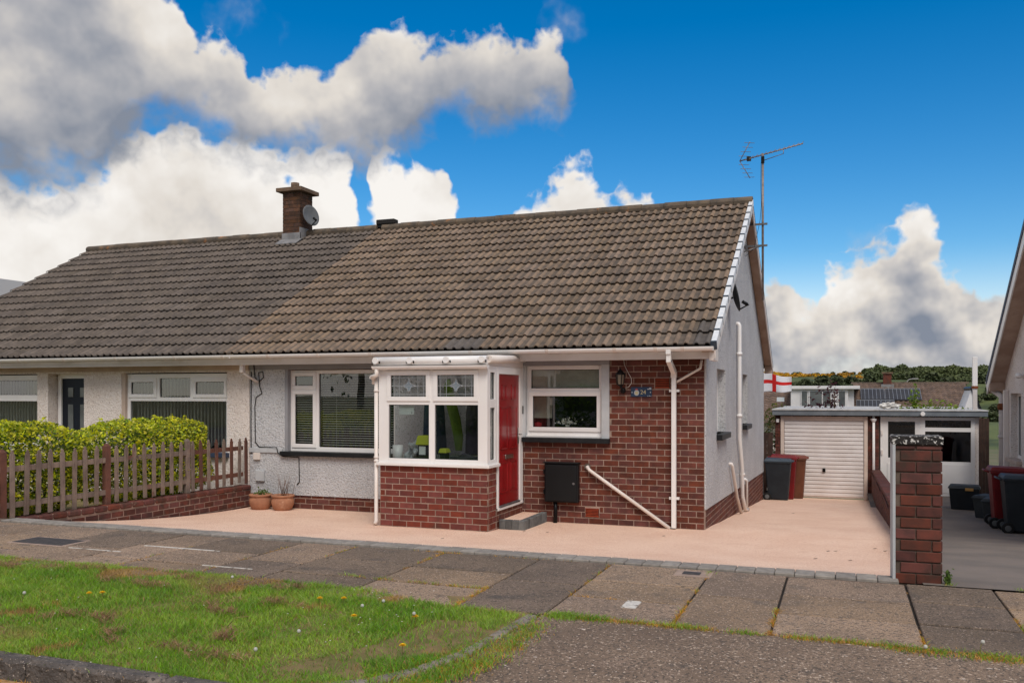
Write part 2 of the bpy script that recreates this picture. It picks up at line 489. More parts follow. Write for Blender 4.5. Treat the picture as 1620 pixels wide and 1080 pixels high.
mat('plaque_silver', lin(196, 198, 202), None, rough=.4, metal=.5)
mat('plaque_gold', lin(206, 190, 150), None, rough=.45, metal=.4)
mat('plaque_red', lin(176, 70, 66), None, rough=.5)
mat('lamp_glass', lin(120, 108, 96), None, rough=.1, spec=.6)
mat('dish_grey', lin(104, 106, 108), lin(92, 94, 96), 5, .5)
mat('dish_dark', lin(52, 54, 58), lin(44, 46, 50), 5, .5)
mat('aerial_metal', lin(150, 138, 130), lin(124, 112, 104), 12, .5, metal=.5, stain=[(20, lin(140, 92, 60), .6, .75)])
mat('cable_black', lin(34, 32, 32), None, rough=.6)
mat('cable_white', lin(212, 204, 196), None, rough=.5)
mat('flag_white', lin(232, 232, 236), None, rough=.8, transl=.25)
mat('flag_red', lin(214, 44, 42), None, rough=.8, transl=.25)
mat('solar', lin(64, 64, 67), lin(56, 56, 60), 2, .6, spec=.2)
mat('solar_line', lin(166, 170, 178), None, rough=.4, metal=.4)
mat('wood_far', lin(98, 106, 68), lin(76, 86, 56), .03, .9, rnd='isl', amt=.28)
mat('scrub_far', lin(78, 86, 56), lin(64, 72, 48), .03, .9, rnd='isl', amt=.28)
mat('gorse', lin(206, 158, 40), lin(150, 112, 46), .03, .9, rnd='isl', amt=.3)
mat('far_tile', lin(118, 98, 86), lin(98, 82, 72), 3, .9, rnd='isl', amt=.16)
mat('far_white', lin(222, 220, 220), lin(208, 206, 206), 1, .7)
mat('far_glass', lin(58, 62, 66), lin(120, 124, 122), .7, .15, spec=.6)
mat('far_grey', lin(150, 148, 146), None, rough=.7)
LF = dict(rough=.6, spec=.3, rnd='isl', transl=.42)
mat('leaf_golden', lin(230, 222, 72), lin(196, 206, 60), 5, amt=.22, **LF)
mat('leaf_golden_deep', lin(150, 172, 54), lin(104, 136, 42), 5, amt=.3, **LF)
mat('leaf_green', lin(112, 134, 68), lin(84, 108, 54), 3, amt=.3, **LF)
mat('leaf_bright', lin(138, 160, 52), lin(110, 134, 44), 3, amt=.3, **LF)
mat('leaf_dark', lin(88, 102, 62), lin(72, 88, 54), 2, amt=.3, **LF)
mat('leaf_plum', lin(84, 46, 52), lin(60, 34, 40), 3, amt=.3, **LF)
mat('leaf_autumn', lin(128, 106, 52), lin(88, 104, 48), 5, amt=.3, **LF)
mat('bark', lin(84, 70, 56), lin(62, 52, 42), 9, .9, bump=(40, .8, .01))
mat('twig', lin(104, 76, 58), None, rough=.9)
mat('stone_white', lin(222, 220, 216), lin(196, 192, 186), 8, .9, bump=(20, .8, .03))
GR = dict(rough=.65, spec=.25, rnd='isl', transl=.42)
mat('grass_blade', lin(160, 190, 76), lin(120, 164, 56), 1.7, amt=.32, stain=[(1.5, lin(176, 174, 98), .56, .74)], **GR)
mat('grass_dry', lin(202, 168, 100), lin(160, 130, 82), 4, amt=.25, **GR)
mat('grass_orange', lin(226, 172, 84), lin(196, 146, 74), 6, amt=.25, **GR)
mat('thatch', lin(190, 152, 118), lin(146, 112, 86), 9, amt=.28, **GR)
mat('petal_yellow', lin(240, 196, 20), None, rough=.6, transl=.2)
mat('seed_white', lin(210, 208, 200), None, rough=.9, transl=.3)
mat('stem', lin(150, 150, 84), lin(130, 104, 76), 20, .7)
mat('paper', lin(206, 212, 208), None, rough=.8)
mat('ink', lin(120, 128, 126), None, rough=.8)
mat('lime_plastic', lin(186, 194, 52), None, rough=.5, transl=.2)
mat('lime_cloth', lin(104, 130, 40), lin(78, 106, 36), 3, .85)
mat('navy_cloth', lin(34, 48, 74), lin(26, 60, 66), 4, .9)
mat('dark_cloth', lin(40, 40, 46), lin(56, 54, 70), 7, .9)
mat('bag_film', lin(190, 192, 192), lin(120, 122, 124), 14, .35, spec=.6)
mat('came_lead', lin(168, 172, 176), None, rough=.4, metal=.5)
mat('bevel_glass', lin(120, 132, 142), None, rough=.12, spec=.7)
mat('flower_white', lin(226, 220, 214), None, rough=.8, transl=.2)
mat('flower_red', lin(150, 26, 34), None, rough=.7)
mat('roof_window', lin(206, 212, 216), None, rough=.2)
glass('window_glass', (.90, .93, .91), 1.7)
mat('bare_earth', lin(150, 118, 98), lin(124, 98, 80), 7, .95, bump=[(50, 1, .012), (160, .6, .006)], speck=[(50, lin(100, 80, 66), .57, .08), (70, lin(184, 156, 136), .63, .06)])
glass('porch_glass', (.80, .83, .83), .7)
mat('polycarbonate', lin(228, 226, 222), None, rough=.4, transl=.75)
glass('far_window_glass', (.35, .38, .40), 1.0)
glass('net_glass', (.9, .92, .9), .9)

# ------------------------------------------------------------------ mesh helpers
BASIS = {}


class MB:
    """collects geometry in world coordinates"""
    def __init__(s):
        s.v = []
        s.f = []
        s.sm = []

    def add(s, vs, fs, smooth=False):
        o = len(s.v)
        s.v.extend([tuple(p) for p in vs])
        s.f.extend([tuple(i + o for i in f) for f in fs])
        s.sm.extend([smooth] * len(fs))
        return s

    def box(s, x0, x1, y0, y1, z0, z1, mtx=None):
        vs = [Vector((x, y, z)) for z in (z0, z1) for y in (y0, y1) for x in (x0, x1)]
        if mtx is not None:
            vs = [mtx @ p for p in vs]
        return s.add(vs, [(0, 2, 3, 1), (4, 5, 7, 6), (0, 1, 5, 4), (2, 6, 7, 3), (0, 4, 6, 2), (1, 3, 7, 5)])

    def hexa(s, p8):
        return s.add(p8, [(0, 3, 2, 1), (4, 5, 6, 7), (0, 1, 5, 4), (1, 2, 6, 5), (2, 3, 7, 6), (3, 0, 4, 7)])

    def quad(s, a, b, c, d):
        return s.add([a, b, c, d], [(0, 1, 2, 3)])

    def prism(s, poly, vec):
        """extrude a planar polygon (list of 3-D points) along vec"""
        n = len(poly)
        P = [Vector(p) for p in poly]
        V = Vector(vec)
        vs = P + [p + V for p in P]
        fs = [tuple(range(n - 1, -1, -1)), tuple(range(n, 2 * n))]
        fs += [(i, (i + 1) % n, n + (i + 1) % n, n + i) for i in range(n)]
        return s.add(vs, fs)

    def tube(s, pts, r, n=8, caps=True, smooth=True):
        pts = [Vector(p) for p in pts]
        rs = r if isinstance(r, (list, tuple)) else [r] * len(pts)
        rings = []
        prev = None
        for i, p in enumerate(pts):
            if i == 0:
                t = pts[1] - pts[0]
            elif i == len(pts) - 1:
                t = pts[-1] - pts[-2]
            else:
                t = (pts[i + 1] - p).normalized() + (p - pts[i - 1]).normalized()
            t.normalize()
            ref = prev if prev is not None else (Vector((0, 0, 1)) if abs(t.z) < .9 else Vector((1, 0, 0)))
            u = (ref - t * ref.dot(t))
            if u.length < 1e-5:
                u = t.orthogonal()
            u.normalize()
            w = t.cross(u)
            prev = u
            rings.append([p + (u * math.cos(a) + w * math.sin(a)) * rs[i] for a in [2 * math.pi * k / n for k in range(n)]])
        vs = [q for ring in rings for q in ring]
        fs = []
        for i in range(len(pts) - 1):
            for k in range(n):
                a = i * n + k
                b = i * n + (k + 1) % n
                fs.append((a, b, b + n, a + n))
        s.add(vs, fs, smooth)
        if caps:
            o = len(s.v) - len(vs)
            s.f.append(tuple(o + k for k in range(n - 1, -1, -1)))
            s.f.append(tuple(o + len(vs) - n + k for k in range(n)))
            s.sm += [False, False]
        return s

    def lathe(s, prof, centre, n=24, smooth=True):
        c = Vector(centre)
        vs = [c + Vector((r * math.cos(a), r * math.sin(a), z)) for (r, z) in prof for a in [2 * math.pi * k / n for k in range(n)]]
        fs = []
        for i in range(len(prof) - 1):
            for k in range(n):
                a = i * n + k
                b = i * n + (k + 1) % n
                fs.append((a, b, b + n, a + n))
        s.add(vs, fs, smooth)
        return s

    def disc(s, c, nrm, r, n=16):
        c = Vector(c)
        nrm = Vector(nrm).normalized()
        u = nrm.orthogonal().normalized()
        w = nrm.cross(u)
        return s.add([c + (u * math.cos(2 * math.pi * k / n) + w * math.sin(2 * math.pi * k / n)) * r for k in range(n)], [tuple(range(n))])

    def build(s, name, material, parent=None, origin=None, bevel=0):
        V = np.array(s.v, dtype=np.float64)
        if origin is None:
            lo, hi = V.min(0), V.max(0)
            origin = Vector(((lo[0] + hi[0]) / 2, (lo[1] + hi[1]) / 2, lo[2]))
        origin = Vector(origin)
        V = V - np.array(origin)
        me = bpy.data.meshes.new(name)
        me.from_pydata(V.tolist(), [], s.f)
        me.polygons.foreach_set('use_smooth', s.sm)
        me.materials.append(MATS[material])
        me.update()
        return link(name, me, parent, Matrix.Translation(origin), bevel)


def link(name, me, parent=None, basis=None, bevel=0):
    o = bpy.data.objects.new(name, me)
    col.objects.link(o)
    basis = basis or Matrix()
    o.matrix_basis = basis
    BASIS[o] = basis.copy()
    if parent is not None:
        o.parent = parent
        o.matrix_parent_inverse = BASIS[parent].inverted()
    if bevel:
        md = o.modifiers.new('edge', 'BEVEL')
        md.width = bevel
        md.segments = 2
        md.limit_method = 'ANGLE'
        md.angle_limit = R(40)
    return o


def empty(name, loc, label=None, cat=None, group=None):
    o = link(name, None, None, Matrix.Translation(Vector(loc)))
    o.empty_display_size = .2
    if label:
        tag(o, label, cat, group)
    return o


def tag(o, label, cat, group=None):
    o['label'] = label
    o['category'] = cat
    if group:
        o['group'] = group
    return o


def kind(o, k):
    o['kind'] = k
    return o


def struct(o):
    return kind(o, 'structure')


def copy_tree(root, delta, label=None, group=None):
    """a copy of a thing with its parts and sub-parts, its base moved by matrix delta"""
    def rec(o, par):
        c = o.copy()
        col.objects.link(c)
        if par is not None:
            c.parent = par
        BASIS[c] = BASIS[o].copy()
        for ch in KIDS.get(o, []):
            rec(ch, c)
        return c
    KIDS = {}
    for o in list(col.objects):
        if o.parent:
            KIDS.setdefault(o.parent, []).append(o)
    n = rec(root, None)
    n.matrix_basis = delta @ root.matrix_basis
    BASIS[n] = n.matrix_basis.copy()
    if label:
        n['label'] = label
    if group:
        n['group'] = group
    return n


BOXES = {}


def block_mesh(name, dx, dy, dz, bev, material):
    """one shared chamfered block, centred in x/y/z"""
    key = (name, round(dx, 3), round(dy, 3), round(dz, 3), material)
    if key not in BOXES:
        bm = bmesh.new()
        bmesh.ops.create_cube(bm, size=1)
        for v in bm.verts:
            v.co = Vector((v.co.x * dx, v.co.y * dy, v.co.z * dz))
        if bev:
            bmesh.ops.bevel(bm, geom=list(bm.edges), offset=bev, segments=1, affect='EDGES')
        me = bpy.data.meshes.new(name)
        bm.to_mesh(me)
        bm.free()
        me.materials.append(MATS[material])
        BOXES[key] = me
    return BOXES[key]


BL, BH, JT = .225, .0862, .0112       # brick pitch along a course, course height, joint


def courses(u0, u1, z0, z1, holes=(), phase=0, first=0):
    """bricks (u centre, z centre, length, height) in stretcher bond on a rectangle, cut round rectangular holes"""
    out = []
    n = int(math.ceil((z1 - z0) / BH - 1e-6))
    for i in range(n):
        za, zb = z0 + i * BH, min(z0 + (i + 1) * BH, z1)
        if zb - za < .03:
            continue
        off = (BL / 2 if (i + first) % 2 else 0) + phase
        k = math.floor((u0 - off) / BL)
        a = off + k * BL
        while a < u1 - 1e-6:
            segs = [(max(a, u0), min(a + BL, u1))]
            for (h0, h1, hz0, hz1) in holes:
                if zb > hz0 + .02 and za < hz1 - .02:
                    ns = []
                    for (p, q) in segs:
                        if q <= h0 or p >= h1:
                            ns.append((p, q))
                        else:
                            if p < h0:
                                ns.append((p, h0))
                            if q > h1:
                                ns.append((h1, q))
                    segs = ns
            for (p, q) in segs:
                if q - p > .035:
                    out.append(((p + q) / 2, (za + zb) / 2, q - p - JT, zb - za - JT))
            a += BL
    return out


def lay(bricks, place, depth, parent, material, name='brick', jit=.0012):
    """place(u, z) -> matrix of a brick centred there; pieces share mesh data"""
    res = []
    for (u, z, l, h) in bricks:
        me = block_mesh(name, round(l, 2) if l < .2 else round(l, 3), depth, h, .0035, material)
        M = place(u, z)
        M = M @ Matrix.Translation((0, random.uniform(-jit, jit), 0)) @ Matrix.Rotation(random.uniform(-.006, .006), 4, 'Y')
        res.append(link(name, me, parent, M))
    return res


def lay_mass(bricks, place, depth, parent, material, name='brick_field', less=0.0):
    mb = MB()
    for (u, z, l, h) in bricks:
        l, h = l - less, h - less
        M = place(u, z)
        mb.box(-l / 2, l / 2, -depth / 2, depth / 2, -h / 2, h / 2, M)
    return kind(mb.build(name, material, parent), 'stuff')


def faceY(y, out=-1):
    return lambda u, z: Matrix.Translation((u, y, z))


def faceX(x):
    return lambda u, z: Matrix.Translation((x, u, z)) @ Matrix.Rotation(R(90), 4, 'Z')


def holed_wall(mb, u0, u1, z0, z1, holes, fn):
    """a slab wall split round holes; fn(u0,u1,z0,z1) adds one block"""
    us = sorted(set([u0, u1] + [h[0] for h in holes] + [h[1] for h in holes]))
    us = [u for u in us if u0 <= u <= u1]
    for a, b in zip(us, us[1:]):
        m = (a + b) / 2
        cuts = sorted([(h[2], h[3]) for h in holes if h[0] <= m <= h[1]])
        z = z0
        for (p, q) in cuts:
            if p > z:
                fn(a, b, z, p)
            z = max(z, q)
        if z < z1:
            fn(a, b, z, z1)


def text_mesh(body, size):
    cu = bpy.data.curves.new('lettering', 'FONT')
    cu.body = body
    cu.size = size
    cu.extrude = .0015
    cu.align_x = 'CENTER'
    cu.align_y = 'CENTER'
    ob = bpy.data.objects.new('lettering', cu)
    col.objects.link(ob)
    bpy.context.view_layer.update()
    me = bpy.data.meshes.new_from_object(ob.evaluated_get(bpy.context.evaluated_depsgraph_get()))
    bpy.data.objects.remove(ob)
    bpy.data.curves.remove(cu)
    return me


def leaves(n, sampler, size, aspect=.55, up=.3, fold=.25):
    """n leaf-shaped faces; sampler(n) -> n x 3 centres; returns an MB-like pair (verts, faces)"""
    C = sampler(n)
    n = len(C)
    d = rng.normal(size=(n, 3))
    d[:, 2] += up * 2
    d /= np.linalg.norm(d, axis=1)[:, None]
    a = rng.normal(size=(n, 3))
    a -= d * (a * d).sum(1)[:, None]
    a /= np.linalg.norm(a, axis=1)[:, None]
    b = np.cross(d, a)
    L = size * rng.uniform(.6, 1.35, n)[:, None]
    W = L * aspect
    p0 = C - a * L / 2
    p2 = C + a * L / 2
    p1 = C + b * W / 2 + d * L * fold * .3
    p3 = C - b * W / 2 + d * L * fold * .3
    V = np.stack([p0, p1, p2, p3], 1).reshape(-1, 3)
    F = np.arange(n * 4).reshape(n, 4)
    return V, F


def np_obj(name, V, F, material, parent=None, origin=None):
    V = np.asarray(V, dtype=np.float32)
    F = np.asarray(F, dtype=np.int32)
    if origin is None:
        lo, hi = V.min(0), V.max(0)
        origin = ((lo[0] + hi[0]) / 2, (lo[1] + hi[1]) / 2, lo[2])
    V = V - np.array(origin, dtype=np.float32)
    me = bpy.data.meshes.new(name)
    k = F.shape[1]
    me.vertices.add(len(V))
    me.vertices.foreach_set('co', V.ravel())
    me.loops.add(F.size)
    me.loops.foreach_set('vertex_index', F.ravel())
    me.polygons.add(len(F))
    me.polygons.foreach_set('loop_start', np.arange(0, F.size, k, dtype=np.int32))
    me.update(calc_edges=True)
    me.materials.append(MATS[material])
    return link(name, me, parent, Matrix.Translation(Vector(origin)))

# ------------------------------------------------------------------ ground levels
P = .49                     # footway level


def gd(y):                  # our drive: falls from the footway to the house and on to the garage
    if y < 0:
        return .0175 * y * y
    return -.0676 * y * min(1, .55 + y * .3) if y < 1.5 else -.0676 * y


def g2(y):                  # the right-hand neighbour's drive
    if y < 4.8:
        return .485 - (y + 5.25) * .098
    return -.5 - (y - 4.8) * .016


def sheet(name, xs, ys, zf, material):
    mb = MB()
    vs = [(x, y, zf(x, y)) for y in ys for x in xs]
    n = len(xs)
    fs = [(j * n + i, j * n + i + 1, (j + 1) * n + i + 1, (j + 1) * n + i) for j in range(len(ys) - 1) for i in range(n - 1)]
    mb.add(vs, fs, True)
    return struct(mb.build(name, material))


def lerp_profile(y, pts):
    for (a, za), (b, zb) in zip(pts, pts[1:]):
        if y <= b:
            f = max(0, (y - a) / (b - a))
            f = f * f * (3 - 2 * f)
            return za + (zb - za) * f
    return pts[-1][1]


GP = [(-400, .2), (-9, .2), (-5.5, .2), (0, -.35), (12, -1.05), (22, -2.2), (40, -3.2), (120, -6), (260, -5), (420, 6), (620, 15.5), (900, 12), (1600, -20)]


def hash2(x, y):
    return (math.sin(x * .021 + 1.3) * math.sin(y * .017) + .5 * math.sin(x * .053 + y * .031)) * 1.6


def hill_mat():
    m = mat('hill', lin(98, 106, 60), lin(82, 92, 52), .02, .95, stain=[(.035, lin(62, 72, 42), .48, .60), (.09, lin(68, 80, 46), .52, .66)])
    t = NT(m.node_tree)
    b = m.node_tree.nodes['Principled BSDF']
    old = b.inputs['Base Color'].links[0].from_socket
    geo = t.n('ShaderNodeNewGeometry')
    pos = geo.outputs['Position']
    gorse = t.ss(t.noise(t.v('MULTIPLY', pos, (1, 1, 4)), .03, 6, .65), .46, .56)
    sep = t.n('ShaderNodeSeparateXYZ')
    t.put(sep.inputs[0], pos)
    area = t.m('MULTIPLY', t.ss(sep.outputs[1], 420, 500), t.ss(sep.outputs[0], 62, 20))
    c = t.mix(t.m('MULTIPLY', gorse, area), old, t.mix(t.noise(pos, .06, 3), lin(196, 148, 44), lin(146, 104, 46)))
    t.put(b.inputs['Base Color'], c)


hill_mat()
gy = list(np.concatenate([np.linspace(-400, -20, 8), np.linspace(-9, 44, 30), np.linspace(50, 300, 20), np.linspace(320, 900, 60), np.linspace(950, 1600, 8)]))
gx = list(np.concatenate([np.linspace(-900, -160, 12), np.linspace(-150, 150, 61), np.linspace(160, 900, 12)]))
g_o = sheet('ground', gx, gy, lambda x, y: lerp_profile(y, GP) + (hash2(x, y) * min(1, max(0, (y - 150) / 250))), 'ground')
g_o.data.materials.append(MATS['hill'])
for poly in g_o.data.polygons:
    if poly.center.y + g_o.location.y > 130:
        poly.material_index = 1

# the resin drive
ys = list(np.linspace(-5.09, 11.62, 60))
drive = sheet('driveway', list(np.linspace(-7.62, 2.56, 16)), ys, lambda x, y: gd(y), 'resin')
edge = MB().box(-7.62, 2.2, -5.34, -5.10, P - .2, P - .012).build('sett_bed', 'mortar_dark', drive)
x = -7.1
while x < 2.19:
    w = .153
    M = Matrix.Translation((x + w / 2, -5.205, P - .025 + random.uniform(-.002, .002))) @ Matrix.Rotation(random.uniform(-.01, .01), 4, 'Z')
    link('sett', block_mesh('sett', w - .005, .205, .07, .006, 'sett'), drive, M)
    x += w

# footway of concrete flags; joints run right through at these x
pave = struct(MB().box(-11, 7.0, -7.16, -5.345, P - .25, P - .014).build('pavement', 'bedding'))
cuts = [-11, -10.1, -9.5, -8.6, -7.7, -7.0, -6.15, -5.3, -4.45, -3.9, -3.05, -2.45, -1.55, -.64, 0.0, .83, 1.42, 2.27, 2.86, 3.75, 4.35, 5.25, 6.1, 7.0]
dark_cols = {2.27, -2.45, -.64}
for i, (a, b) in enumerate(zip(cuts, cuts[1:])):
    if a in (.0, 1.42, -1.55, -3.9, 3.75):
        rows = [-5.35, -6.03, -6.60, -7.16]
    elif a in (.83, -.64, -5.3, -3.05):
        rows = [-5.35, -6.25, -7.16]
    else:
        rows = [-5.35, -5.96, -6.59, -7.16]
    for y1, y0 in zip(rows, rows[1:]):
        m = 'slab_dark' if a in dark_cols or random.random() < .22 else 'slab'
        l, d = b - a - .016, y1 - y0 - .030
        me = block_mesh('paving_slab', l, d, .06, .006, m)
        tilt = Matrix.Rotation(random.uniform(-.004, .004), 4, 'X') @ Matrix.Rotation(random.uniform(-.003, .003), 4, 'Y')
        link('paving_slab', me, pave, Matrix.Translation(((a + b) / 2, (y0 + y1) / 2, P - .03 + random.uniform(-.003, .003))) @ tilt)

# asphalt crossover, verge soil, kerbs and carriageway
KERB = [(-.06, -7.22), (-.085, -7.5), (-.11, -7.8), (-.15, -8.15), (-.25, -8.48), (-.40, -8.74), (-.62, -8.92), (-.95, -9.02)]


def xk(y):
    """x of the curved kerb at depth y"""
    if y > KERB[0][1]:
        return KERB[0][0]
    for (a, ya), (b, yb) in zip(KERB, KERB[1:]):
        if y >= yb:
            return a + (b - a) * (y - ya) / (yb - ya)
    return -.95


mb = MB()
yy = list(np.linspace(-7.165, -13.5, 40))
vs, fs = [], []
for j, y in enumerate(yy):
    x0 = xk(y) + .05 if y > -9.02 else -.95
    for i in range(9):
        xx = x0 + (9 - x0) * (i / 8)
        vs.append((xx, y, P - .006 - max(0, (-7.9 - y)) * .075 + .004 * math.sin(xx * 3) * math.sin(y * 4)))
for j in range(len(yy) - 1):
    for i in range(8):
        a = j * 9 + i
        fs.append((a, a + 9, a + 10, a + 1))
struct(mb.add(vs, fs, True).build('crossover', 'asphalt_old'))
struct(MB().box(-60, 40, -20, -9.12, 0.1, P - .12).build('road', 'road'))
vg = MB()
vy = list(np.linspace(-6.9, -9.04, 16))
vs, fs = [], []
for y in vy:
    for i in range(17):
        xx = -9.5 + (min(xk(y), -.1 if y > -7.2 else 9) + 9.5) * i / 16
        vs.append((xx, y, P - .008 + .012 * math.sin(xx * 5 + y * 3)))
for j in range(len(vy) - 1):
    for i in range(16):
        a = j * 17 + i
        fs.append((a, a + 17, a + 18, a + 1))
verge = struct(vg.add(vs, fs, True).build('verge', 'verge_soil'))
kerb = empty('kerb_line', (-4, -9.08, P))
struct(kerb)
x = -9.6
while x < -1.05:
    w = .915
    link('kerb_stone', block_mesh('kerb_stone', w - .012, .115, .26, .02, 'kerb'), kerb,
         Matrix.Translation((x + w / 2, -9.085, P - .118 + random.uniform(-.006, .006))) @ Matrix.Rotation(random.uniform(-.006, .006), 4, 'Y'))
    x += w
for (ax, ay), (bx, by) in zip(KERB, KERB[1:]):
    L = math.hypot(bx - ax, by - ay)
    ang = math.atan2(by - ay, bx - ax)
    link('kerb_stone', block_mesh('kerb_stone', L - .006, .08, .2, .014, 'kerb_pale'), kerb,
         Matrix.Translation(((ax + bx) / 2, (ay + by) / 2, P - .094 + random.uniform(-.006, .004))) @ Matrix.Rotation(ang, 4, 'Z'))
struct(MB().box(-9.6, -1.0, -9.9, -9.14, P - .2, P - .105).build('gutter_dirt', 'dirt_sand'))
# the right-hand drive
sheet('neighbour_driveway', [2.4, 3.2, 4.0, 5.0, 7.5], list(np.linspace(-5.33, 13, 30)), lambda x, y: g2(y), 'asphalt')
# the garden behind the fence
sheet('front_garden', [-17, -14, -11, -9, -7.72], list(np.linspace(-5.33, .2, 8)), lambda x, y: .45 - (y + 5.33) * .075, 'verge_soil')

# small things let into the footway
o = empty('water_cover', (.72, -5.54, P), 'small iron stopcock cover in a pale concrete surround in the pavement', 'cover')
MB().box(.57, .86, -5.66, -5.43, P - .02, P + .006).build('surround', 'cover_frame', o, bevel=.004)
MB().box(.63, .77, -5.60, -5.49, P - .02, P + .010).build('lid', 'cover_iron', o, bevel=.003)
o = empty('drain_cover', (-5.4, -6.17, P), 'long dark manhole cover set flush among the flags at far left', 'cover')
MB().box(-5.74, -5.05, -6.36, -6.0, P - .02, P + .005).build('frame', 'cover_frame', o, bevel=.003)
MB().box(-5.71, -5.08, -6.33, -6.03, P - .02, P + .008).build('lid', 'cover_iron', o, bevel=.003)
for (xa, xb, y, w_) in [(-4.35, -3.49, -6.04, .014), (-4.93, -4.32, -6.375, .009), (-3.2, -2.7, -6.62, .006)]:
    l = MB().box(xa, xb, y - w_, y + w_, P - .004, P + .006).build('mortar_line', 'white_line', pave)
MB().box(.43, .53, -6.83, -6.62, P - .004, P + .005).build('paint_patch', 'white_line', pave)

# ------------------------------------------------------------------ window builder
def window(parent, mtx, w, h, cells, name='window', frame_mat='upvc', glass_mat='window_glass', fw=None, depth=.065, bar=True):
    """local frame: x along the wall, -y outwards, z up, origin at the lower left. cells (x0,x1,z0,z1,opens)"""
    mb = MB()
    holed_wall(mb, 0, w, 0, h, [c[:4] for c in cells], lambda a, b, c, d: mb.box(a, b, 0, depth, c, d, mtx))
    o = mb.build(name, frame_mat, parent, bevel=.004)
    for (a, b, c, d, op) in cells:
        y = .03
        if op:
            s = MB()
            q = .048
            s.box(a - .016, b + .016, -.016, .04, c - .016, c + q, mtx)
            s.box(a - .016, b + .016, -.016, .04, d - q, d + .016, mtx)
            s.box(a - .016, a + q, -.016, .04, c + q, d - q, mtx)
            s.box(b - q, b + .016, -.016, .04, c + q, d - q, mtx)
            s.build('sash', frame_mat, o, bevel=.006)
            a, b, c, d, y = a + q, b - q, c + q, d - q, .012
        gk = MB()
        e = .007
        gk.box(a, b, y - .006, y + .014, c, c + e, mtx)
        gk.box(a, b, y - .006, y + .014, d - e, d, mtx)
        gk.box(a, a + e, y - .006, y + .014, c + e, d - e, mtx)
        gk.box(b - e, b, y - .006, y + .014, c + e, d - e, mtx)
        gk.build('gasket', 'gasket', o)
        MB().box(a + e, b - e, y, y + .006, c + e, d - e, mtx).build('pane', glass_mat, o)
    return o


def at(x, y, z, rot=0):
    return Matrix.Translation((x, y, z)) @ Matrix.Rotation(R(rot), 4, 'Z')


# ------------------------------------------------------------------ roof tiles
GAUGE, TW = .38, .29
ROLL = [(0, 0), (.010, 0), (.020, .018), (.044, .027), (.068, .018), (.078, 0), (.155, 0), (.165, .018), (.189, .027), (.213, .018), (.223, 0), (.29, 0)]


def tile_geo():
    vs, fs, sm = [], [], []
    L = GAUGE + .05
    n = len(ROLL)
    for y in (0, L):
        vs += [(x, y, z + .028) for x, z in ROLL]
    fs += [(i, i + 1, n + i + 1, n + i) for i in range(n - 1)]
    sm += [True] * (n - 1)
    o = len(vs)
    vs += [(x, 0, z + .028) for x, z in ROLL] + [(x, .004, z + .010) for x, z in ROLL]
    fs += [(o + n + i, o + n + i + 1, o + i + 1, o + i) for i in range(n - 1)]
    sm += [False] * (n - 1)
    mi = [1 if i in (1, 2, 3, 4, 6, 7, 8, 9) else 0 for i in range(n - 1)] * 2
    return vs, fs, sm, mi


TV, TF, TS, TI = tile_geo()
TMESH = {}


def tile_mesh(material):
    if material not in TMESH:
        me = bpy.data.meshes.new('roof_tile')
        me.from_pydata(TV, [], TF)
        me.polygons.foreach_set('use_smooth', TS)
        me.materials.append(MATS[material])
        me.materials.append(MATS[material + '_roll'])
        me.polygons.foreach_set('material_index', TI)
        me.update()
        TMESH[material] = me
    return TMESH[material]


EY, EZ, RY, RZ = -.44, 2.585, 4.87, 5.60
PITCH = math.atan2(RZ - EZ, RY - EY)
SLOPE = math.hypot(RZ - EZ, RY - EY)
ROWS = 16
GAUGE_R = SLOPE / ROWS
CAM = Vector(cam.location)


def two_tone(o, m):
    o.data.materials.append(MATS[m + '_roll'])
    o.data.polygons.foreach_set('material_index', TI * (len(o.data.polygons) // len(TI)))


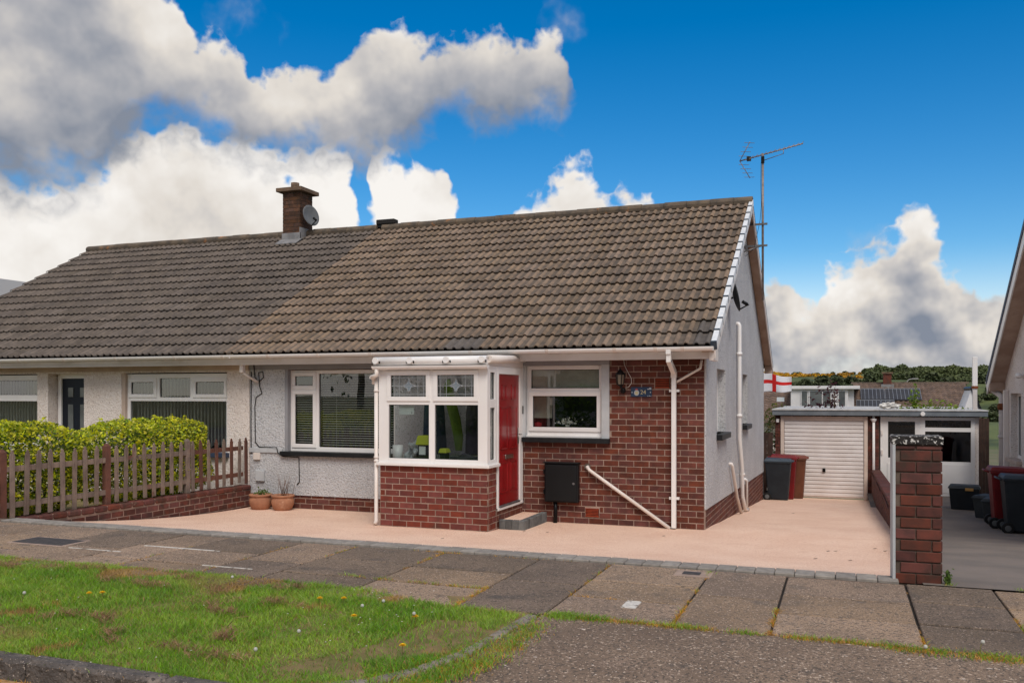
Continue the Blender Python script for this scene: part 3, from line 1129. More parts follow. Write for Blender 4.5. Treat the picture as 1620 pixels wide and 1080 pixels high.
def roof(parent, xa, xb, mats, special=None):
    """front slope in single tiles (the 300 that show largest) and a joined rest; rear slope joined"""
    thick = .05
    deck = MB()
    off = Vector((0, math.sin(PITCH), -math.cos(PITCH))) * .012
    up = Vector((0, RY - EY, RZ - EZ)).normalized()
    for s in (1, -1):
        e = Vector((0, EY + .06, EZ + .03)) if s == 1 else Vector((0, 2 * RY - EY - .06, EZ + .03))
        r = Vector((0, RY, RZ))
        lo = Vector((0, 0, -thick))
        a, b = Vector((xa + .02, 0, 0)), Vector((xb - .01, 0, 0))
        z = Vector((0, 0, -.02))
        p = [e + a + z, e + b + z, r + b + z, r + a + z]
        deck.hexa([q + lo for q in p] + p if s == 1 else [q + lo for q in (p[1], p[0], p[3], p[2])] + [p[1], p[0], p[3], p[2]])
    rf = deck.build('roof', 'roof_dark', parent)
    spots = []
    n = int(round((xb - xa) / TW))
    for r_ in range(ROWS):
        for k in range(n):
            x = xb - (k + 1) * TW
            f = r_ / ROWS
            spots.append((x, EY + (RY - EY) * f, EZ + (RZ - EZ) * f, r_, k))
    spots.sort(key=lambda q: (Vector((q[0], q[1], q[2])) - CAM).length)
    tilt = PITCH - .034 / GAUGE_R

    def mtx(x, y, z, rear=False):
        M = Matrix.Translation((x, y, z + random.uniform(-.003, .003)))
        if rear:
            M = Matrix.Translation((x + TW, 2 * RY - y, z)) @ Matrix.Rotation(math.pi, 4, 'Z')
        return M @ Matrix.Rotation(tilt + random.uniform(-.010, .008), 4, 'X') @ Matrix.Rotation(random.uniform(-.009, .009), 4, 'Z')
    rest = MB()
    for i, (x, y, z, r_, k) in enumerate(spots):
        M = mtx(x, y, z)
        if i < 300:
            m = mats[0]
            if special and special(r_, k):
                m = 'tile_new'
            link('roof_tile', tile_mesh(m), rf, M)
        else:
            o = len(rest.v)
            rest.v.extend([tuple(M @ Vector(p)) for p in TV])
            rest.f.extend([tuple(i_ + o for i_ in f) for f in TF])
            rest.sm.extend(TS)
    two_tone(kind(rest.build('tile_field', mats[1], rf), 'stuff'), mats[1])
    rear = MB()
    for (x, y, z, r_, k) in spots:
        M = mtx(x, y, z, True)
        o = len(rear.v)
        rear.v.extend([tuple(M @ Vector(p)) for p in TV])
        rear.f.extend([tuple(i_ + o for i_ in f) for f in TF])
        rear.sm.extend(TS)
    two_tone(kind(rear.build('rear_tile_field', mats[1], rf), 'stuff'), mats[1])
    # ridge tiles, half round
    x = xa
    L = .45
    while x < xb - .05:
        x1 = min(x + L - .004, xb + .01)
        pr = []
        for k in range(9):
            a = math.pi * k / 8
            pr.append((x, RY - math.cos(a) * .135, RZ + .012 + math.sin(a) * .095))
        mb = MB()
        mb.prism(pr + [(x, RY + .12, RZ - .05), (x, RY - .12, RZ - .05)], (x1 - x, 0, 0))
        dz = random.uniform(-.006, .006)
        mb.v = [(a, b, c + dz) for a, b, c in mb.v]
        mb.build('ridge_tile', 'ridge_tile', rf, bevel=.006)
        x += L
    return rf


def gutter(parent, xa, xb, brackets):
    prof = []
    for k in range(9):
        a = math.pi + math.pi * k / 8
        prof.append((EY - .035 + math.cos(a) * .055, 2.565 + math.sin(a) * .058))
    inner = [(EY - .035 + (y - EY + .035) * .9, 2.565 + (z - 2.565) * .9 + .001) for y, z in prof]
    poly = [(xa, y, z) for y, z in prof] + [(xa, y, z) for y, z in reversed(inner)]
    mb = MB()
    mb.prism(poly, (xb - xa, 0, 0))
    mb.box(xb - .004, xb, EY - .09, EY + .02, 2.508, 2.566)
    g = mb.build('gutter', 'upvc', parent)
    for x in brackets:
        q = MB()
        pr = [(x, EY - .035 + math.cos(math.pi + math.pi * k / 8) * .062, 2.566 + math.sin(math.pi + math.pi * k / 8) * .065) for k in range(9)]
        q.prism(pr, (.05, 0, 0))
        q.build('bracket', 'upvc_aged', g)
    return g


def fascia(parent, xa, xb, soffit='soffit_grey'):
    f = MB().box(xa, xb, -.335, -.31, 2.405, 2.60).build('fascia', 'fascia_white', parent, bevel=.003)
    MB().box(xa, xb, -.31, .0, 2.42, 2.432).build('soffit', soffit, parent)
    return f


# ------------------------------------------------------------------ our bungalow
LABEL_HOUSE = 'semi-detached bungalow with brown tiled roof, grey render and red brick front'
H = empty('bungalow', (-3.85, 4.8, 0), LABEL_HOUSE, 'house')
WX = -7.7
holesF = [(-6.97, -4.9, .955, 2.33), (-2.74, -1.39, 1.235, 2.45)]
# brick front to the right of the porch: backing in mortar, single bricks in front
mb = MB()
holed_wall(mb, -2.82, -.001, -.6, 2.44, holesF, lambda a, b, c, d: mb.box(a, b, 0, .25, c, d))
bw = mb.build('brick_wall', 'mortar', H)
kb = courses(-2.80, 0.0, -.085, 2.42, [(-2.76, -1.385, 1.19, 2.5), (-.707, -.488, 2.0, 2.15), (-1.745, -1.53, .105, .236)], phase=-.002)
lay(kb, faceY(.0265), .06, bw, 'brick')
# plinth under the grey render
mb = MB()
holed_wall(mb, WX, -2.82, -.6, 2.44, holesF, lambda a, b, c, d: mb.box(a, b, 0, .25, c, d))
pw = mb.build('wall', 'mortar', H)
pl = courses(WX + .02, -4.35, -.085, .262, phase=.05, first=1)
lay(pl, faceY(.0265), .06, pw, 'brick')
mb = MB()
holed_wall(mb, WX + .01, -2.83, .225, 2.44, holesF, lambda a, b, c, d: mb.box(a, b, -.022, -.0005, c, d))
mb.build('render_coat', 'render_grey', H)
# gable wall on the drive side
D = 9.75
holesS = [(1.15, 2.20, 1.30, 2.31), (4.86, 5.80, 1.32, 2.30)]
zl = lambda y: .286 - .0273 * y
Y0 = .006
mb = MB()
mb.box(-.25, -.0005, .252, D, -1.3, .6)
gb = mb.build('plinth', 'mortar', H)
sb = [b for b in courses(.11, D, -.085 - BH * 8, .42, phase=.03) if gd(b[0]) - .10 < b[1] < zl(b[0]) + .09]
lay_mass(sb, faceX(-.0275), .06, gb, 'brick_mass', less=.006)
mb = MB()
p = lambda x, y, z: (x, y, z)
N = 12
for i in range(N):
    ya, yb = max(Y0, D * i / N), D * (i + 1) / N
    mb.hexa([p(-.2, ya, zl(ya)), p(.02, ya, zl(ya)), p(.02, yb, zl(yb)), p(-.2, yb, zl(yb)),
             p(-.2, ya, 1.2), p(.02, ya, 1.2), p(.02, yb, 1.2), p(-.2, yb, 1.2)])
holed_wall(mb, Y0, D, 1.2, 2.45, holesS, lambda a, b, c, d: mb.box(-.2, .02, a, b, c, d))
mb.prism([(-.2, Y0, 2.45), (-.2, D, 2.45), (-.2, D, 2.70), (-.2, RY, RZ - .16), (-.2, Y0, 2.70)], (.22, 0, 0))
mb.build('gable_wall', 'render_grey', H)
MB().box(WX - .1, .0, D, D + .1, -1.3, 2.7).build('rear_wall', 'render_grey', H)
for (a, b, c, d) in holesS:
    window(H, Matrix.Translation((-.10, a, c)) @ Matrix.Rotation(R(90), 4, 'Z'), b - a, d - c, [(.06, b - a - .06, .06, d - c - .06, False)])
    MB().box(-.1, .11, a - .04, b + .04, c - .09, c).build('sill', 'black_paint', H, bevel=.006)
# front trims
MB().box(WX, -2.82, -.030, -.0225, 2.33, 2.418).build('lintel_board', 'paint_grey', H)
MB().box(WX, -7.03, -.045, -.0225, .925, 1.0).build('string_band', 'paint_light_grey', H, bevel=.004)
MB().box(-7.04, -4.86, -.10, .06, .885, .958).build('sill', 'black_paint', H, bevel=.006)
MB().box(-6.985, -6.925, -.026, .09, .958, 2.33).build('reveal', 'paint_grey', H)
# kitchen window surround
MB().box(-2.755, -1.375, -.028, .10, 2.35, 2.418).build('head_board', 'paint_grey', H)
MB().box(-2.755, -2.675, -.028, .10, 1.27, 2.35).build('jamb_board', 'paint_light_grey', H)
MB().box(-1.49, -1.375, -.028, .10, 1.262, 2.35).build('jamb_board', 'paint_light_grey', H)
MB().box(-2.765, -1.365, -.10, .12, 1.195, 1.268).build('sill', 'black_paint', H, bevel=.006)
# windows
W1 = window(H, at(-6.925, .06, .958), 2.02, 1.36,
            [(.045, .49, 1.055, 1.31, True), (.045, .49, .075, 1.005, True), (.555, 1.96, .075, 1.30, False)])
W2 = window(H, at(-2.675, .055, 1.272), 1.185, 1.075, [(.06, 1.125, .735, 1.015, False), (.045, 1.14, .10, .665, True)])
MB().box(-2.68, -1.485, .02, .12, 1.268, 1.30).build('drip_rail', 'upvc', W2, bevel=.004)
# venetian blind behind the big window
bl = MB().box(-6.36, -4.95, .17, .21, 2.23, 2.27).build('venetian_blind', 'blind_white', H)
bl['label'] = 'white venetian blind with its slats open'
for k in range(31):
    z = 2.215 - k * .0395
    if z < 1.04:
        break
    me = block_mesh('slat', 1.41, .026, .0028, 0, 'blind_white')
    link('slat', me, bl, Matrix.Translation((-5.655, .16, z)) @ Matrix.Rotation(R(13 + random.uniform(-3, 3)), 4, 'X') @ Matrix.Rotation(random.uniform(-.002, .002), 4, 'Y'))
    me = block_mesh('slat', .40, .026, .0028, 0, 'blind_white')
    if z < 1.94:
        link('slat', me, bl, Matrix.Translation((-6.66, .16, z)) @ Matrix.Rotation(R(13), 4, 'X'))
for x in (-6.1, -5.35):
    MB().tube([(x, .176, 1.03), (x, .176, 2.23)], .0022, 4).build('ladder_cord', 'blind_white', bl)
# rooms behind the glass
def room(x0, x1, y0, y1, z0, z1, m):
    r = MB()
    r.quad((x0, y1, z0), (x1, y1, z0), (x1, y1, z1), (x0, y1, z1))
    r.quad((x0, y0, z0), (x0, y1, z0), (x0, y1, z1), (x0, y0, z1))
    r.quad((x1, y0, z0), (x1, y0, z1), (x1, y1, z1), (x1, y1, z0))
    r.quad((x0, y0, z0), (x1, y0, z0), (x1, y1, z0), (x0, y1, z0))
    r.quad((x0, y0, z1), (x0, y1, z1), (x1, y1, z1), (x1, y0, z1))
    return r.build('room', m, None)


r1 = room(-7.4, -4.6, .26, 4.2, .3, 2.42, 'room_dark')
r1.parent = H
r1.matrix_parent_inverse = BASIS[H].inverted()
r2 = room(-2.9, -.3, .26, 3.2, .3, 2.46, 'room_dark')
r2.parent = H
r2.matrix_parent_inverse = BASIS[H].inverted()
# kitchen: roller blind in the top light, and what stands on the inner sill
MB().box(-2.64, -1.53, .125, .133, 1.97, 2.36).build('roller_blind', 'net', H)
MB().box(-2.66, -2.36, .30, .315, 1.55, 2.36).build('curtain', 'net', H)
MB().box(-2.70, -1.47, .125, .30, 1.30, 1.335).build('inner_sill', 'upvc', H)
# roof
roofH = roof(H, WX - .08, .2, ('tile_brown', 'tile_brown_mass'), special=lambda r_, k: (r_ < 2 and k < 1) or (r_ == 0 and k in (12, 13)))
fascia(H, WX, .12)
gut = gutter(H, WX - .02, .19, [-7.0, -6.05, -5.1, -3.4, -2.2, -1.2, -.62, -.25])
MB().box(.12, .19, -.40, .02, 2.38, 2.52).build('box_end', 'fascia_white', H, bevel=.004)
# verge: caps on the front slope, boards under both
cs, sn = math.cos(PITCH), math.sin(PITCH)
for r_ in range(ROWS):
    f = (r_ + .0) / ROWS
    y, z = EY + (RY - EY) * f, EZ + (RZ - EZ) * f
    M = Matrix.Translation((.19, y, z)) @ Matrix.Rotation(PITCH - .02, 4, 'X')
    q = MB().box(-.04, .035, .02, GAUGE_R - .004, -.055, .052, M).build('verge_cap', 'verge_cap', roofH, bevel=.005)
    MB().box(-.044, .038, -.008, .022, -.062, .058, M).build('verge_cap_gap', 'verge_gap', roofH)  # dark block in place of the shaded gap between caps
for s in (1, -1):
    e = Vector((0, EY + .03, EZ - .06)) if s == 1 else Vector((0, 2 * RY - EY - .03, EZ - .06))
    r = Vector((0, RY, RZ - .06))
    for (nm, xa, xb, za, zb, m) in [('verge_soffit', .0205, .19, -.03, -.012, 'timber_board'), ('bargeboard', .19, .212, -.12, .03, 'fascia_white'),
                                    ('verge_strip', .19, .215, .032, .075, 'verge_gap')]:
        if s == 1 and nm == 'verge_strip':
            continue
        pts = []
        for z in (za, zb):
            for (x, pnt) in ((xa, e), (xb, e), (xb, r), (xa, r)):
                pts.append(Vector((x, pnt.y, pnt.z + z)))
        MB().hexa(pts).build(nm, m, roofH)
MB().box(.02, .2, 2 * RY - EY - .25, 2 * RY - EY - .02, 2.42, 2.60).build('verge_foot', 'timber_board', roofH)

# ------------------------------------------------------------------ porch
PX0, PX1, PF = -4.40, -2.72, -1.45
PO = empty('porch', ((PX0 + PX1) / 2, PF / 2, 0), 'white framed glazed entrance porch on a red brick base', 'porch')
mb = MB()
mb.box(PX0 + .02, PX1 - .006, PF + .006, PF + .11, -.15, .905)
mb.box(PX1 - .11, PX1 - .006, PF + .11, -1.10, -.15, .905)
mb.box(PX0 + .02, PX0 + .11, PF + .11, -.022, -.15, .905)
mb.box(PX1 - .11, PX1 - .006, -1.10, -.022, -.15, .27)
pb = mb.build('brick_base', 'mortar', PO)
bs = courses(PX0 + .02, PX1, -.045, .905, phase=-.02)
lay(bs, faceY(PF + .0305), .055, pb, 'porch_brick')
bs = courses(PF + .06, -1.10, -.045, .905, phase=.0, first=1)
lay(bs, faceX(PX1 - .0305), .055, pb, 'porch_brick')
bs = courses(-1.10, -.03, -.045, .27, phase=.0, first=1)
lay(bs, faceX(PX1 - .031), .055, pb, 'brick')
MB().box(PX0 - .02, PX1 + .045, PF - .055, PF + .12, .907, .95).build('cill', 'upvc', PO, bevel=.006)
MB().box(PX1 - .09, PX1 + .045, PF + .12, -1.07, .907, .95).build('cill', 'upvc', PO, bevel=.006)
# front screen, 1.66 wide; local origin at its lower left corner
FW = PX1 - PX0
cells = [(.16, .795, .06, .82, False), (.885, 1.54, .06, .82, False), (.15, .80, .885, 1.285, True), (.88, 1.53, .885, 1.285, True)]
wf = window(PO, at(PX0, PF, .95), FW, 1.36, cells, 'front_window', 'upvc', 'porch_glass')
# leaded lights in the two top openers
for (a, b) in [(.15, .80), (.88, 1.53)]:
    x0, x1 = PX0 + a + .05, PX0 + b - .05
    z0, z1 = .95 + .885 + .05, .95 + 1.285 - .05
    xm, zm = (x0 + x1) / 2, (z0 + z1) / 2
    ld = MB()
    y = PF + .006
    t_ = .0035
    for z in (z0 + .035, zm, z1 - .035):
        ld.box(x0, x1, y, y + .006, z - t_, z + t_)
    for x in (x0 + .04, x0 + .13, x1 - .13, x1 - .04):
        ld.box(x - t_, x + t_, y - .001, y + .007, z0, z1)
    star = []
    for k in range(16):
        an = 2 * math.pi * k / 16
        r = .105 if k % 4 == 0 else (.055 if k % 2 else .036)
        star.append((math.cos(an) * r, math.sin(an) * r * .95))
    for (p, q) in zip(star, star[1:] + star[:1]):
        ld.tube([(xm + p[0], y + .003, zm + p[1]), (xm + q[0], y + .003, zm + q[1])], .004, 5)
    ld.build('leading', 'came_lead', wf)
    bv = MB()
    bv.prism([(xm - .07, y + .002, zm), (xm, y + .002, zm - .075), (xm + .07, y + .002, zm), (xm, y + .002, zm + .075)], (0, .006, 0))
    bv.build('bevelled_glass', 'bevel_glass', wf)
# door side
sd = Matrix.Translation((PX1, PF, .95)) @ Matrix.Rotation(R(90), 4, 'Z')
ws = window(PO, Matrix.Translation((PX1, PF + .065, .95)) @ Matrix.Rotation(R(90), 4, 'Z'), .315, 1.36,
            [(.05, .225, .06, .78, False), (.05, .225, .90, 1.27, False)], 'side_window', 'upvc', 'porch_glass')
mb = MB()
mb.box(PX1 - .065, PX1 + .004, -1.07, -1.02, .28, 2.31)
mb.box(PX1 - .065, PX1 + .004, -.16, -.024, .28, 2.31)
mb.box(PX1 - .065, PX1 + .004, -1.02, -.16, 2.205, 2.31)
mb.box(PX1 - .065, PX1 + .012, -1.07, -.03, .275, .31)
mb.build('door_frame', 'upvc', PO, bevel=.004)
MB().box(PX1 - .05, PX1 + .016, -1.0, -.17, .311, .335).build('threshold', 'steel_dull', PO, bevel=.003)
dr = MB().box(PX1 - .058, PX1 - .014, -1.018, -.162, .337, 2.203).build('door', 'red_door', PO, bevel=.003)
for (a, b, c, d) in [(-.92, -.64, .50, .95), (-.54, -.26, .50, .95), (-.92, -.64, 1.12, 1.74), (-.54, -.26, 1.12, 1.74)]:
    q = MB()
    xo = PX1 - .013
    q.box(xo - .01, xo + .006, a, b, c, c + .02).box(xo - .01, xo + .006, a, b, d - .02, d).box(xo - .01, xo + .006, a, a + .02, c, d).box(xo - .01, xo + .006, b - .02, b, c, d)
    q.box(xo - .01, xo + .004, a + .05, b - .05, c + .05, d - .05)
    q.build('panel', 'red_door', dr, bevel=.004)
for (a, b) in [(-.87, -.69), (-.49, -.31)]:
    q = MB()
    xo = PX1 - .013
    c, d = 1.84, 2.06
    q.box(xo - .01, xo + .007, a, b, c, c + .02).box(xo - .01, xo + .007, a, b, d - .02, d).box(xo - .01, xo + .007, a, a + .02, c, d).box(xo - .01, xo + .007, b - .02, b, c, d)
    q.build('light_frame', 'red_door', dr, bevel=.003)
    MB().box(xo - .01, xo - .002, a + .02, b - .02, c + .02, d - .02).build('door_light', 'bevel_glass', dr)
q = MB().box(PX1 - .014, PX1 + .004, -.75, -.43, .985, 1.045).build('letter_plate', 'chrome', dr, bevel=.006)
q = MB().box(PX1 - .014, PX1 - .004, -.225, -.185, 1.18, 1.42)
q.tube([(PX1, -.205, 1.32), (PX1 + .05, -.205, 1.32), (PX1 + .05, -.31, 1.32)], .009, 8)
q.build('handle', 'chrome', dr, bevel=.002)
# eaves of the porch
mb = MB()
mb.box(PX0 + .0, PX1 + .01, PF - .02, PF + .06, 2.312, 2.40)
mb.prism([(PX1 - .055, PF + .06, 2.312), (PX1 - .055, -.03, 2.312), (PX1 - .055, -.03, 2.40), (PX1 - .055, PF + .06, 2.40)], (.062, 0, 0))
mb.prism([(PX0 + .0, PF + .06, 2.312), (PX0 + .0, -.03, 2.312), (PX0 + .0, -.03, 2.40), (PX0, PF + .06, 2.40)], (.06, 0, 0))
mb.build('eaves_beam', 'fascia_white', PO, bevel=.004)
mb = MB()
mb.hexa([(PX0 - .03, PF - .06, 2.402), (PX1 + .03, PF - .06, 2.402), (PX1 + .03, -.03, 2.455), (PX0 - .03, -.03, 2.455),
         (PX0 - .03, PF - .06, 2.43), (PX1 + .03, PF - .06, 2.43), (PX1 + .03, -.03, 2.483), (PX0 - .03, -.03, 2.483)])
rfp = mb.build('roof', 'polycarbonate', PO, bevel=.004)
# rounded nosing along the front and the side, end caps of the glazing bars, gutter
nz = MB()
nz.tube([(PX0 - .04, PF - .055, 2.385), (PX1 + .02, PF - .055, 2.385)], .062, 12)
nz.build('nosing', 'upvc', rfp)
nz = MB()
nz.tube([(PX1 + .02, PF - .02, 2.40), (PX1 + .02, -.05, 2.445)], .055, 12)
nz.build('nosing', 'upvc_aged', rfp)
for x in (PX0 + .02, PX0 + .56, PX0 + 1.12, PX1 - .03):
    e_ = MB().tube([(x, PF - .15, 2.39), (x, PF - .10, 2.39)], .045, 14)
    e_.build('end_cap', 'upvc', rfp)
    for dx in (-.055, .055):
        MB().box(x + dx - .008, x + dx + .008, PF - .121, PF - .112, 2.35, 2.385).build('bar_clip', 'gasket', rfp)
mb = MB()
pr = [(PX0 - .05, PF - .075 + math.cos(math.pi + math.pi * k / 8) * .05, 2.315 + math.sin(math.pi + math.pi * k / 8) * .05) for k in range(9)]
mb.prism(pr, (FW + .09, 0, 0))
pg = mb.build('gutter', 'upvc', PO)
dp = MB()
xo = PX0 - .02
dp.tube([(xo + .03, PF - .075, 2.28), (xo + .03, PF - .075, 2.19), (xo - .055, PF - .075, 2.16)], .034, 10)
dp.tube([(xo - .055, PF - .075, 2.16), (xo - .055, PF + .0, 2.14), (xo - .055, PF + .0, 2.06)], .034, 10)
dp.tube([(xo - .02, PF - .0, 2.16), (xo - .02, PF - .0, .10), (xo - .03, PF - .03, .06)], .029, 10)
for z in (1.95, 1.0, .95):
    dp.tube([(xo - .02, PF, z), (xo - .02, PF, z + .03)], .036, 10)
dp.build('downpipe', 'upvc_aged', PO)
# inside the porch
MB().box(PX0 + .07, PX1 - .06, PF + .1, -.05, .85, .905).build('inner_ledge', 'upvc', PO)
it = MB().box(-4.09, -3.86, PF + .042, PF + .045, 1.63, 1.755).build('paper_notice', 'paper')
tag(it, 'small white paper notice taped inside the porch window', 'notice')
q = MB().box(-3.90, -3.885, PF + .0405, PF + .043, 1.645, 1.66)
q = q.box(-3.905, -3.88, PF + .0405, PF + .043, 1.668, 1.673).build('print_mark', 'ink', it)
bx = empty('recycling_caddy', (-3.70, -1.24, .905), 'black caddy with bright lime lid standing behind the left porch pane', 'caddy')
mb = MB().box(-3.84, -3.66, -1.34, -1.14, .905, 1.20)
mb.build('body', 'box_black', bx, bevel=.02)
MB().hexa([(-3.86, -1.37, 1.20), (-3.64, -1.37, 1.20), (-3.64, -1.12, 1.20), (-3.86, -1.12, 1.20), (-3.835, -1.35, 1.33), (-3.665, -1.35, 1.33), (-3.665, -1.14, 1.33), (-3.835, -1.14, 1.33)]).build('lid', 'lime_plastic', bx, bevel=.008)
MB().box(-3.81, -3.71, -1.346, -1.3405, 1.06, 1.18).build('label_card', 'paper', bx)
bx = empty('small_caddy', (-3.46, -1.2, .905), 'small dark tub with lime lid behind the right porch pane', 'caddy')
MB().box(-3.515, -3.415, -1.3, -1.16, .905, 1.09).build('body', 'box_black', bx, bevel=.02)
MB().hexa([(-3.525, -1.32, 1.09), (-3.40, -1.32, 1.09), (-3.40, -1.15, 1.09), (-3.525, -1.15, 1.09), (-3.51, -1.30, 1.15), (-3.42, -1.30, 1.15), (-3.42, -1.17, 1.15), (-3.51, -1.17, 1.15)]).build('lid', 'lime_plastic', bx, bevel=.006)


def crumple(name, c, r, material, label, cat, amp=.3, seed=1):
    bm = bmesh.new()
    bmesh.ops.create_icosphere(bm, subdivisions=4, radius=1)
    rs = np.random.default_rng(seed)
    ph = rs.uniform(0, 6, (6, 3))
    fr = rs.uniform(2, 7, (6, 3))
    for v in bm.verts:
        p = v.co.copy()
        k = 1 + amp * sum(math.sin(p.x * f[0] + q[0]) * math.sin(p.y * f[1] + q[1]) * math.sin(p.z * f[2] + q[2]) for f, q in zip(fr, ph)) / 2
        v.co = Vector((p.x * r[0], p.y * r[1], max(p.z, -.75) * r[2])) * k
    me = bpy.data.meshes.new(name)
    bm.to_mesh(me)
    bm.free()
    me.materials.append(MATS[material])
    zmin = min(v.co.z for v in me.vertices)
    o = link(name, me, None, Matrix.Translation((c[0], c[1], c[2] - zmin)))
    return tag(o, label, cat)


crumple('plastic_bag', (-3.93, -1.20, .905), (.14, .12, .17), 'bag_film', 'crumpled clear plastic bag on the porch ledge', 'bag', .5, 3)
crumple('folded_coat', (-3.12, -1.22, .905), (.24, .14, .08), 'dark_cloth', 'dark heap of clothing on the porch ledge by the door', 'clothing', .4, 5)
MB().lathe([(.0, .0), (.07, 0), (.075, .28), (.0, .28)], (-4.20, -1.25, .905), 18).build('white_tub', 'upvc')
tag(bpy.data.objects['white_tub'], 'plain white cylinder standing in the left corner of the porch window', 'tub')


def cloth_drop(name, pts, material, label, cat):
    """a hanging garment: stacked rings along a drooping axis"""
    mb = MB()
    n = 14
    rings = []
    for i, (x, y, z, rx, ry) in enumerate(pts):
        rings.append([(x + math.cos(a) * rx * (1 + .16 * math.sin(a * 5 + i * .4)), y + math.sin(a) * ry * (1 + .2 * math.sin(a * 4 + i)), z) for a in [2 * math.pi * k / n for k in range(n)]])
    vs = [q for r_ in rings for q in r_]
    fs = [(i * n + k, i * n + (k + 1) % n, (i + 1) * n + (k + 1) % n, (i + 1) * n + k) for i in range(len(pts) - 1) for k in range(n)]
    fs.append(tuple(range(n - 1, -1, -1)))
    fs.append(tuple(range((len(pts) - 1) * n, len(pts) * n)))
    mb.add(vs, fs, True)
    return tag(mb.build(name, material), label, cat)


cloth_drop('lime_hanging', [(-3.52, -.62, 1.08, .05, .03), (-3.53, -.62, 1.3, .08, .04), (-3.58, -.62, 1.55, .085, .05), (-3.65, -.62, 1.8, .08, .05), (-3.69, -.62, 2.05, .06, .04), (-3.69, -.6, 2.14, .02, .02)],
           'lime_cloth', 'lime green shape hanging inside the porch', 'scarf')  # stands in for a blurred green streak behind the pane
cloth_drop('hanging_coat', [(-4.08, -.3, 1.0, .2, .1), (-4.08, -.3, 1.3, .19, .1), (-4.08, -.3, 1.6, .17, .11), (-4.08, -.3, 1.78, .15, .1), (-4.08, -.3, 1.86, .05, .05)],
           'navy_cloth', 'navy coat hanging at the back of the porch', 'coat')
cloth_drop('hanging_jacket', [(-3.38, -.3, 1.0, .17, .1), (-3.38, -.3, 1.3, .17, .1), (-3.38, -.3, 1.6, .16, .11), (-3.38, -.3, 1.78, .13, .1), (-3.38, -.3, 1.86, .05, .05)],
           'dark_cloth', 'charcoal jacket hanging inside the porch beside the red door', 'jacket')

fv = empty('flower_vase', (-2.08, .2, 1.335), 'small vase of pale flowers on the kitchen window sill', 'vase')
MB().lathe([(.0, 0), (.035, 0), (.045, .05), (.03, .10), (.036, .12), (.03, .12)], (-2.08, .2, 1.335), 14).build('vase', 'flower_white', fv)
rs = np.random.default_rng(3)
V, F = leaves(90, lambda n: np.stack([-2.08 + rs.normal(0, .07, n), .2 + rs.normal(0, .03, n), 1.47 + np.abs(rs.normal(0, .04, n))], 1), .035, .8)
np_obj('petals', V, F, 'flower_white', fv)
tag(MB().lathe([(.0, 0), (.05, 0), (.055, .14), (.0, .16)], (-2.55, .2, 1.335), 14).build('red_canister', 'flower_red'), 'dark red canister on the kitchen window sill', 'canister')

# step with block edging
ST = empty('doorstep', (-2.55, -.48, gd(-.5)), 'low doorstep with grey block edging and resin top', 'step')
MB().box(PX1 + .001, -2.42, -.98, -.024, -.1, .135).build('tread', 'resin', ST)
for k in range(9):
    y = -.96 + k * .108
    link('edging_block', block_mesh('edging_block', .085, .106, .26, .008, 'step_block'), ST, Matrix.Translation((-2.385, y + .05, .02)))
for k in range(4):
    x = PX1 + .012 + k * .095
    link('edging_block', block_mesh('edging_block', .093, .085, .26, .008, 'step_block'), ST, Matrix.Translation((x + .045, -1.0, .022)))

# ------------------------------------------------------------------ things on our walls
lg = empty('wall_lantern', (-1.19, -.1, 1.95), 'black coach lantern on the brick wall beside the number plaque', 'lantern')
q = MB()
q.tube([(-1.165, -.03, 1.98), (-1.165, -.09, 1.97), (-1.175, -.13, 2.03)], .013, 8)
q.lathe([(.0, -.02), (.035, -.01), (.04, .03), (.02, .06)], (-1.165, -.04, 1.95), 10)
q.build('bracket', 'black_metal', lg)
MB().lathe([(.0, .0), (.03, .005), (.05, .03)], (-1.185, -.13, 2.03), 6, False).build('base', 'black_metal', lg)
MB().lathe([(.046, .0), (.062, .14)], (-1.185, -.13, 2.06), 6, False).build('pane', 'lamp_glass', lg)
q = MB()
for k in range(6):
    a = 2 * math.pi * k / 6
    q.tube([(-1.185 + .048 * math.cos(a), -.13 + .048 * math.sin(a), 2.055), (-1.185 + .066 * math.cos(a), -.13 + .066 * math.sin(a), 2.205)], .006, 5)
q.build('cage', 'black_metal', lg)
MB().lathe([(.075, .0), (.07, .012), (.03, .06), (.012, .075), (.012, .095), (.0, .10)], (-1.185, -.13, 2.20), 6, False).build('cap', 'black_metal', lg)
q = MB().tube([(-1.16, -.012, 2.42), (-1.15, -.014, 2.34), (-1.10, -.014, 2.24), (-1.05, -.014, 2.15), (-1.045, -.014, 2.08), (-1.09, -.014, 2.02), (-1.14, -.014, 2.01)], .005, 6)
tag(q.build('lamp_cable', 'cable_white'), 'white cable curving down to the coach lantern', 'cable')

pq = empty('number_plaque', (-.90, -.02, 1.875), 'blue slate plaque with crest and number 24 on the brick wall', 'plaque')
MB().box(-1.052, -.748, -.024, -.0065, 1.88, 2.02).build('plate', 'plaque', pq, bevel=.002)
me = text_mesh('24', .085)
me.materials.append(MATS['plaque_gold'])
link('numerals', me, pq, Matrix.Translation((-.872, -.0255, 1.945)) @ Matrix.Rotation(R(90), 4, 'X'))
q = MB()
q.prism([(-.968 + math.cos(2 * math.pi * k / 24) * .038, -.0265, 1.938 + math.sin(2 * math.pi * k / 24) * .040) for k in range(24)], (0, .002, 0))
q.build('crest_ring', 'plaque_silver', pq)
q = MB().prism([(-.968 + math.cos(2 * math.pi * k / 16) * .022, -.0285, 1.936 + math.sin(2 * math.pi * k / 16) * .023) for k in range(16)], (0, .002, 0))
q.build('crest_centre', 'plaque_gold', pq)
q = MB().prism([(-.985, -.0275, 1.978), (-.951, -.0275, 1.978), (-.948, -.0275, 1.998), (-.958, -.0275, 1.990), (-.968, -.0275, 2.004), (-.978, -.0275, 1.990), (-.988, -.0275, 1.998)], (0, .003, 0))
